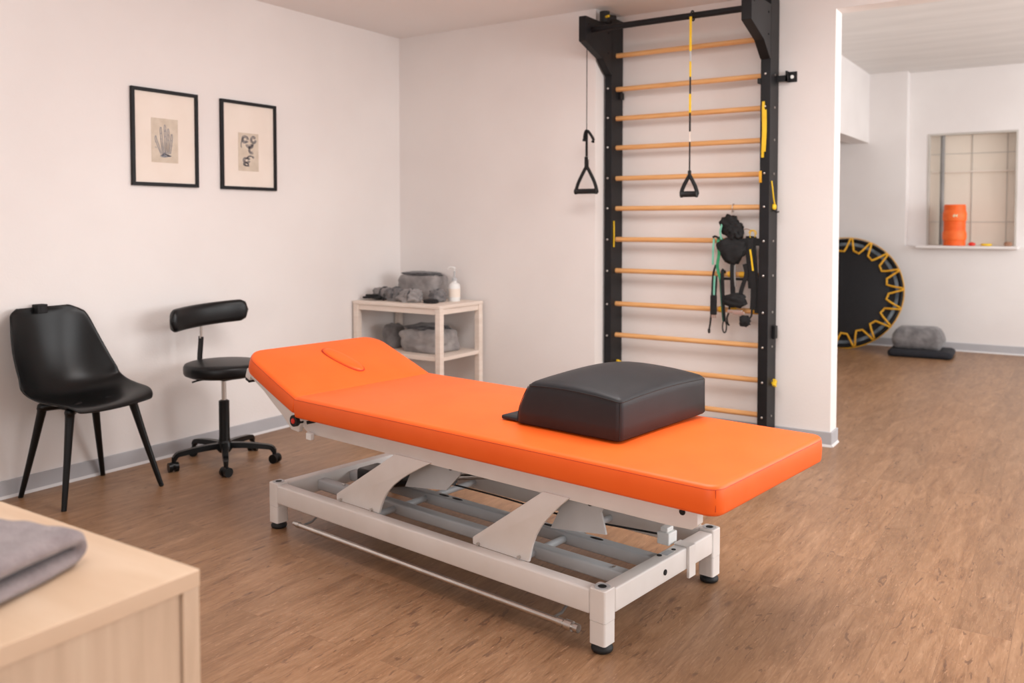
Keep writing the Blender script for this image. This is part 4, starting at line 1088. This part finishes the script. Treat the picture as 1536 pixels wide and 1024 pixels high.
# ribbed foam roller on the sill
SZ2 = 1.112
rl = thing('foam_roller', 'upright orange ribbed foam roller on the far window sill', 'foam roller', (-1.185, YF+.03, SZ2))
pf = [(.095, 0), (.104, .004)]
def ribs(z0, z1, n, r, d):
    out = []
    for k in range(n):
        a = z0+(z1-z0)*k/n; h = (z1-z0)/n
        out += [(r, a+h*.1), (r, a+h*.65), (r-d, a+h*.75), (r-d, a+h*.95)]
    return out
pf += ribs(.006, .055, 3, .108, .006)+[(.112, .06), (.116, .085), (.116, .13), (.110, .150)]+ribs(.152, .255, 6, .108, .006)+[(.110, .26), (.115, .28), (.115, .345), (.109, .36)]+ribs(.365, .425, 3, .106, .005)+[(.104, .430), (.098, .434), (.070, .434), (.066, .42)]
obj('body', lathe(bmesh.new(), pf, 40), 'roller', rl, True, 30)
bm = bmesh.new()
a0 = -PI/2
for k, (u_, v_) in enumerate([]): pass
bm = prism(bmesh.new(), [(-.002, .318), (.024, .333), (.020, .300)], -.1185, -.113, 'Y'); prism(bm, [(-.024, .316), (-.001, .336), (-.006, .298)], -.1180, -.112, 'Y')
xf(bm, Matrix.Rotation(math.radians(8), 4, 'Z')); obj('badge', bm, 'logo', rl)
def ringmesh(r, t_): return tube(bmesh.new(), [(r*math.cos(k*PI/8), r*.7*math.sin(k*PI/8), t_) for k in range(16)], t_, 8, closed=True)
o = obj('massage_ring', ringmesh(.040, .013), 'yellow', None, True, loc=(-.885, YF+.03, SZ2)); tag(o, 'flat amber ring lying at the middle of the far window sill', 'ring')
o = obj('massage_ball', xf(blob(.035, .025, .022, .1, 2, 3, 2, True, 3), Matrix.Identity(4)), 'red', None, True, loc=(-1.02, YF+.03, SZ2)); tag(o, 'small red rubber piece right of the orange foam roller', 'massage ball')
o = obj('cork_block', blob(.035, .03, .025, .15, 2, 9, 4, True, 3), 'brown', None, True, loc=(-.69, YF+.06, SZ2)); tag(o, 'small brown block in the right corner of the far window sill', 'block')

# ------------------------------------------------------------------ light
def area(name, loc, rot, sx, sy, e, col=(1, 1, 1), spread=180):
    l = bpy.data.lights.new(name, 'AREA'); l.shape = 'RECTANGLE'; l.size = sx; l.size_y = sy; l.energy = e; l.color = col
    l.spread = math.radians(spread)
    o = bpy.data.objects.new(name, l); COL.objects.link(o); o.location = loc; o.rotation_euler = rot; return o
area('window_daylight_main', (XR+.25, 3.7, 1.68), (0, math.radians(90), 0), 1.55, 3.0, 95, (.98, .99, 1))
area('window_daylight_side', (XR+.25, 8.0, 1.75), (0, math.radians(90), 0), 1.7, 3.1, 115, (.98, .99, 1))
area('rear_fill', (-.2, YR-.25, 1.68), (math.radians(90), 0, 0), 3.9, 1.45, 52, (.985, .99, 1))  # added fill from behind the camera, lifts the back wall
area('ceiling_lamp_couch', (-1.35, 2.9, HC-.03), (0, 0, 0), 1.5, 1.5, 60, (1, .98, .965))
area('ceiling_lamp_front', (-1.4, .4, HC-.03), (0, 0, 0), 1.2, 1.2, 9, (1, .98, .965))
for n_, p_, e_ in (('fill_point_main', (.9, 3.9, 2.25), 34), ('fill_point_side', (1.6, 7.6, 2.3), 26)):  # unseen point fills added to brighten both ceilings; no real pendants hang here
    l = bpy.data.lights.new(n_, 'POINT'); l.energy = e_; l.shadow_soft_size = .28; l.color = (1, .98, .965)
    o = bpy.data.objects.new(n_, l); COL.objects.link(o); o.location = p_
W = bpy.data.worlds.new('World'); S.world = W; W.use_nodes = True
W.node_tree.nodes['Background'].inputs[0].default_value = (.92, .96, 1, 1)
W.node_tree.nodes['Background'].inputs[1].default_value = 1.0

# ------------------------------------------------------------------ camera
cam = bpy.data.cameras.new('camera'); co = bpy.data.objects.new('camera', cam); COL.objects.link(co)
cam.sensor_width = 36; cam.lens = 1311/1536*36
cam.shift_y = -(512-385)/1536
co.location = (0, 0, 1.35)
co.rotation_euler = (math.radians(90-2.2), 0, math.radians(33.4))
cam.clip_start = .05
cam.dof.use_dof = True; cam.dof.focus_distance = 3.0; cam.dof.aperture_fstop = 2.8
S.camera = co
S.view_settings.view_transform = 'Standard'; S.view_settings.look = 'None'
S.view_settings.gamma = 1; S.view_settings.use_curve_mapping = False
S.view_settings.exposure = .02
